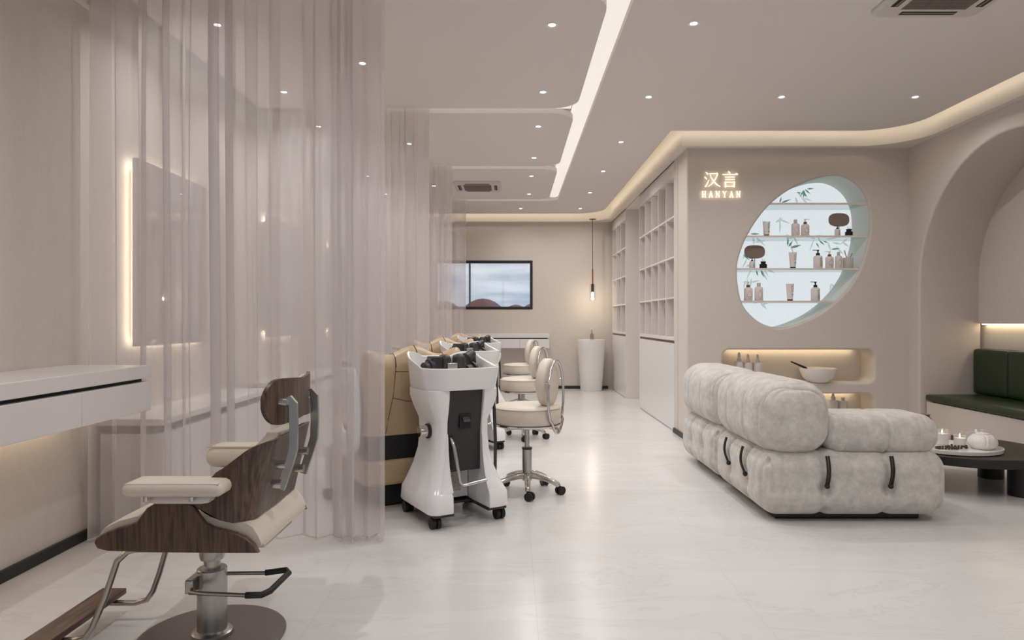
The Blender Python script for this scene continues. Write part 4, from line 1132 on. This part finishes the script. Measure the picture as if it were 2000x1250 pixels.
# seat: two walnut side cheeks, a walnut pan and a thick cushion
cheek = [(-1.405, .452), (-1.395, .432), (-1.36, .423), (-1.2, .418), (-1.0, .416), (-.853, .416), (-.868, .442), (-.894, .466), (-.930, .482), (-.964, .491), (-1.005, .501), (-1.035, .517), (-1.055, .545), (-1.068, .570), (-1.085, .581), (-1.11, .585), (-1.17, .585), (-1.205, .581), (-1.228, .568), (-1.245, .545), (-1.262, .521), (-1.29, .510), (-1.33, .500), (-1.375, .482), (-1.397, .468)]
for y in (2.305, 2.835):
    o = slab('side_cheek', [[(x+1.133, z) for x, z in cheek]], .026, .006, MXZ(y-2.58), M['walnut'], ch)
MB().loft([[cl(x, y, z) for x, z in ((-1.39, .440), (-1.37, .424), (-1.30, .4165), (-.92, .4165), (-.905, .422), (-.92, .4235), (-1.30, .436))] for y in (2.319, 2.821)]).done('seat_pan', M['walnut'], ch, smooth=40)
sec = [(-1.395, .452), (-1.400, .475), (-1.385, .497), (-1.34, .522), (-1.28, .540), (-1.15, .548), (-1.02, .538), (-.95, .524), (-.905, .515), (-.880, .498), (-.862, .466), (-.850, .434), (-.856, .424), (-.90, .4235), (-1.0, .437), (-1.3, .437)]
rings = []
for i in range(17):
    f = i/16; y = 2.320+.50*f; e = min(1, 8*min(f, 1-f)); rd = .88+.12*math.sqrt(max(0, 1-(1-e)**2))
    cx_, cz_ = -1.115, .47
    rings.append([cl(cx_+(x-cx_)*(.97+.03*rd), y, cz_+(z-cz_)*rd) for x, z in sec])
MB().loft(rings).done('seat_cushion', M['leather'], ch, smooth=60)
MB().tube([cl(-.852, 2.335+.47*i/8, .430) for i in range(9)], .005, n=8).done('seat_piping', M['piping'], ch)
# backrest: flat-backed walnut shell with two side wings, cushion inside
FX = [(.513, -.945), (.530, -1.0), (.548, -1.035), (.575, -1.072), (.600, -1.092), (.618, -1.088), (.632, -1.03), (.645, -.985), (.665, -.960), (.715, -.932), (.748, -.912), (.768, -.884), (.782, -.840), (.795, -.800)]
def front_x(z):
    for (za, xa), (zb, xb) in zip(FX, FX[1:]):
        if za <= z <= zb: return xa+(xb-xa)*(z-za)/(zb-za)
    return FX[0][1] if z < FX[0][0] else FX[-1][1]
def urow(z, off, trim, N_=30):
    r = -.884+.056*(z-.52)/.25; rad = .095; hw = .282-off; r -= off; rad = max(.03, rad-off)
    P = [(-1.2, -hw)] + [(r-rad+rad*math.sin(q), -hw+rad-rad*math.cos(q)) for q in (PI/2*i/10 for i in range(11))] + [(r, -.10), (r+.004, 0)]
    fx = front_x(z)+trim
    cut = []
    for (x0_, y0_), (x1_, y1_) in zip(P, P[1:]):
        if x1_ <= fx: continue
        if x0_ < fx and not cut: f = (fx-x0_)/(x1_-x0_); cut.append((fx, y0_+(y1_-y0_)*f))
        elif not cut: cut.append((x0_, y0_))
        cut.append((x1_, y1_))
    if len(cut) < 2: cut = P[-2:]
    ds = [0]
    for p, q in zip(cut, cut[1:]): ds.append(ds[-1]+math.hypot(q[0]-p[0], q[1]-p[1]))
    out = []
    for i in range(N_+1):
        d = ds[-1]*i/N_; k = 0
        while k < len(ds)-2 and d > ds[k+1]: k += 1
        f = (d-ds[k])/max(1e-9, ds[k+1]-ds[k]); out.append((cut[k][0]+(cut[k+1][0]-cut[k][0])*f, cut[k][1]+(cut[k+1][1]-cut[k][1])*f))
    return [cl(x, 2.582+y, z) for x, y in out]+[cl(x, 2.582-y, z) for x, y in out[-2::-1]]
def ushell(z0, z1, o0, o1, trim, NS=24):
    zs = [z0+(z1-z0)*j/NS for j in range(NS+1)]
    A = [urow(z, o0, trim) for z in zs]; Bq = [urow(z, o1, trim) for z in zs]
    n = len(A[0])
    return MB().loft([[A[j][i] for j in range(NS+1)]+[Bq[j][i] for j in range(NS, -1, -1)] for i in range(n)])
ushell(.513, .782, 0, .014, 0).done('back_shell', M['walnut'], ch, smooth=40)
ushell(.535, .792, .0145, .070, .012).done('back_cushion', M['leather'], ch, smooth=60, bevel=.010, seg=3)
# walnut arm wings that carry the arm pads
for s_ in (-1, 1):
    y0, y1 = (2.215, 2.345) if s_ < 0 else (2.815, 2.945)
    zp = .663 if s_ < 0 else .674
    MB().rbox(cl(-1.275, y0, .620 if s_ < 0 else .585), cl(-.945, y1, .669 if s_ < 0 else .680), .024 if s_ < 0 else .042, 14).done('arm_pad', M['leather'], ch, smooth=60)
    MB().tube([cl(*p) for p in ((-1.262, y0+.010, zp), (-1.262, y1-.010, zp), (-.958, y1-.010, zp), (-.958, y0+.010, zp))], .003, n=6, closed=True).done('arm_piping', M['piping'], ch)
    MB().rbox(cl(-1.20, y0+.03, .592 if s_ < 0 else .565), cl(-1.0, y1-.03, .621 if s_ < 0 else .584), .012, 6).done('arm_bracket', M['acw'], ch, smooth=60)
    b = MB()
    for x in (-1.20, -1.05): b.cyl(cl(x, y0+.02, .606), cl(x, y0+.02, .6215), .008, n=10)
    b.done('arm_bolt', M['chrome'], ch)
# headrest
def head_pt(u, v, off, k=1):
    e = abs(u-.5)*2
    y = 2.372+.50*u; x = -.800-.060*e**2.2
    hh = .073+.011*math.sin(min(1, e)*PI/2)
    if e > .70: hh *= math.sqrt(max(.03, 1-((e-.70)/.30)**2*.97))
    return Vector((x-off, y, .907+hh*v*k))
def head_shell(o0, o1, k, u0=0, taper=False):
    rings = []
    for i in range(49):
        f = .5-.5*math.cos(PI*i/48); u = u0+(1-2*u0)*f; e = abs(f-.5)*2
        th = o0+(o1-o0)*(math.sqrt(max(.02, 1-e**5)) if taper else 1)
        rings.append([cl(*head_pt(u, 2*j/8-1, o0, k)) for j in range(9)]+[cl(*head_pt(u, (2*j/8-1)*(.86 if taper else 1), th, k)) for j in range(8, -1, -1)])
    return MB().loft(rings)
head_shell(0, .014, 1).done('headrest_shell', M['walnut'], ch, smooth=40)
head_shell(.0145, .045, .94, .07, True).done('headrest_pad', M['leather'], ch, smooth=60)
for y in (2.455, 2.715):
    path = [(-.815, y, .905), (-.797, y, .914), (-.786, y, .900), (-.784, y, .80), (-.786, y, .735), (-.800, y, .685), (-.832, y, .592)]
    MB().bar([cl(*p) for p in path], .016, .030, (0, 1, 0)).done('headrest_bar', M['steel'], ch, bevel=.003)
    for (xb, zb, xe) in ((-.805, .905, -.845), (-.810, .680, -.856), (-.826, .612, -.872)):
        MB().cyl(cl(xb, y-.006, zb), cl(xe+.004, y-.006, zb), .016, n=24).done('spacer', M['chrome'], ch, smooth=40)
# pump handle round the column
MB().tube([cl(*p) for p in ((-.96, 2.66, .215), (-1.10, 2.66, .213), (-1.165, 2.655, .213), (-1.18, 2.62, .213), (-1.18, 2.52, .213), (-1.165, 2.47, .213), (-1.10, 2.465, .212), (-.96, 2.465, .206))], .0075, n=10).done('pump_lever', M['steel'], ch, smooth=60)
MB().box(cl(-1.20, 2.50, .195), cl(-1.17, 2.60, .245)).done('lever_bracket', M['steel'], ch, bevel=.004)
MB().tube([cl(*p) for p in ((-.962, 2.66, .215), (-.885, 2.68, .219), (-.868, 2.655, .217), (-.885, 2.50, .208), (-.905, 2.468, .206), (-.962, 2.465, .206))], .0115, n=12).done('lever_grip', M['rubber'], ch, smooth=60, label='black rubber grip')
# footrest
MB().tube([cl(*p) for p in ((-.90, 2.40, .394), (-1.32, 2.40, .394), (-1.352, 2.40, .386), (-1.388, 2.40, .352), (-1.43, 2.40, .225), (-1.475, 2.40, .12), (-1.50, 2.40, .085), (-1.54, 2.40, .073), (-1.60, 2.40, .073))], .011, n=12).done('footrest_bar', M['steel'], ch, smooth=60)
MB().tube([cl(*p) for p in ((-.90, 2.72, .394), (-1.29, 2.72, .394), (-1.332, 2.72, .384), (-1.365, 2.72, .33), (-1.405, 2.72, .19), (-1.43, 2.72, .12), (-1.455, 2.72, .085), (-1.50, 2.72, .073), (-1.60, 2.72, .073))], .011, n=12).done('footrest_bar', M['steel'], ch, smooth=60)
MB().box(cl(-1.67, 2.27, .085), cl(-1.572, 2.785, .108)).done('footrest_board', M['walnut2'], ch, bevel=.003)
MB().cyl(cl(-1.31, 2.40, .40), cl(-1.31, 2.40, .4155), .016, n=12).done('bar_clamp', M['steel'], ch)

# ------------------------------------------------------------------ what stands outside the back window
def parasol(label, x, y, top, r):
    t = thing('parasol', label, 'parasol', (x, y, -.3), 0, 'red parasols outside the window')
    MB().lathe([(0, top+.3), (r*.25, top+.3-r*.035), (r*.5, top+.3-r*.14), (r*.75, top+.3-r*.33), (r*.95, top+.3-r*.62), (r, top+.3-r*.72)], n=16, cap=False).done('canopy', M['umbrella'], t, smooth=20)
    MB().cyl((0, 0, 0), (0, 0, top+.28), .03, n=10).done('pole', M['black'], t)
parasol('large red parasol canopy outside the back window', (943-1000)/F*26, 26, H+(625-583)/F*26, .95)
parasol('small red parasol right of the large one outside the window', (1007-1000)/F*30, 30, H+(625-595)/F*30, .62)
parasol('red parasol cut by the right edge of the window', (1042-1000)/F*28, 28, H+(625-592)/F*28, .55)
parasol('red parasol seen through the farthest curtain outside the window', (868-1000)/F*32, 32, H+(625-588)/F*32, .9)
tag(MB().cyl(((917.5-1000)/F*24, 24, -.3), ((917.5-1000)/F*24, 24, 6), .035, n=10).done('lamp_post', M['black']), 'thin dark post outside the back window', 'post')

# ------------------------------------------------------------------ sky
w = bpy.data.worlds.new('World'); sc.world = w; w.use_nodes = True
nt = w.node_tree; N = nt.nodes.new; Lk = nt.links.new
bg = nt.nodes['Background']
tc = N('ShaderNodeTexCoord'); mp = N('ShaderNodeMapping'); mp.inputs['Scale'].default_value = (3, 3, 14)
Lk(tc.outputs['Generated'], mp.inputs['Vector'])
n = N('ShaderNodeTexNoise'); n.inputs['Scale'].default_value = 2.6; n.inputs['Detail'].default_value = 7; n.inputs['Distortion'].default_value = .3; Lk(mp.outputs['Vector'], n.inputs['Vector'])
r = N('ShaderNodeValToRGB'); e = r.color_ramp.elements
e[0].position = .36; e[0].color = rgb(160, 172, 192); e[1].position = .66; e[1].color = rgb(216, 219, 226)
Lk(n.outputs['Fac'], r.inputs['Fac']); Lk(r.outputs['Color'], bg.inputs['Color'])
bg.inputs['Strength'].default_value = 1.0

# ------------------------------------------------------------------ camera and colour
cam = bpy.data.cameras.new('Camera'); cam.lens = 24; cam.sensor_width = 36; cam.clip_start = .05; cam.clip_end = 300
co = bpy.data.objects.new('Camera', cam); COL.objects.link(co); co.location = (0, 0, H); co.rotation_euler = (PI/2, 0, 0)
sc.camera = co
sc.view_settings.view_transform = 'Standard'; sc.view_settings.look = 'None'; sc.view_settings.exposure = .38; sc.view_settings.gamma = 1
sc.view_settings.use_curve_mapping = False
cy = sc.cycles
cy.use_denoising = True
cy.max_bounces = 8; cy.diffuse_bounces = 5; cy.glossy_bounces = 4; cy.transmission_bounces = 6; cy.transparent_max_bounces = 40
cy.sample_clamp_indirect = 6; cy.caustics_reflective = False; cy.caustics_refractive = False
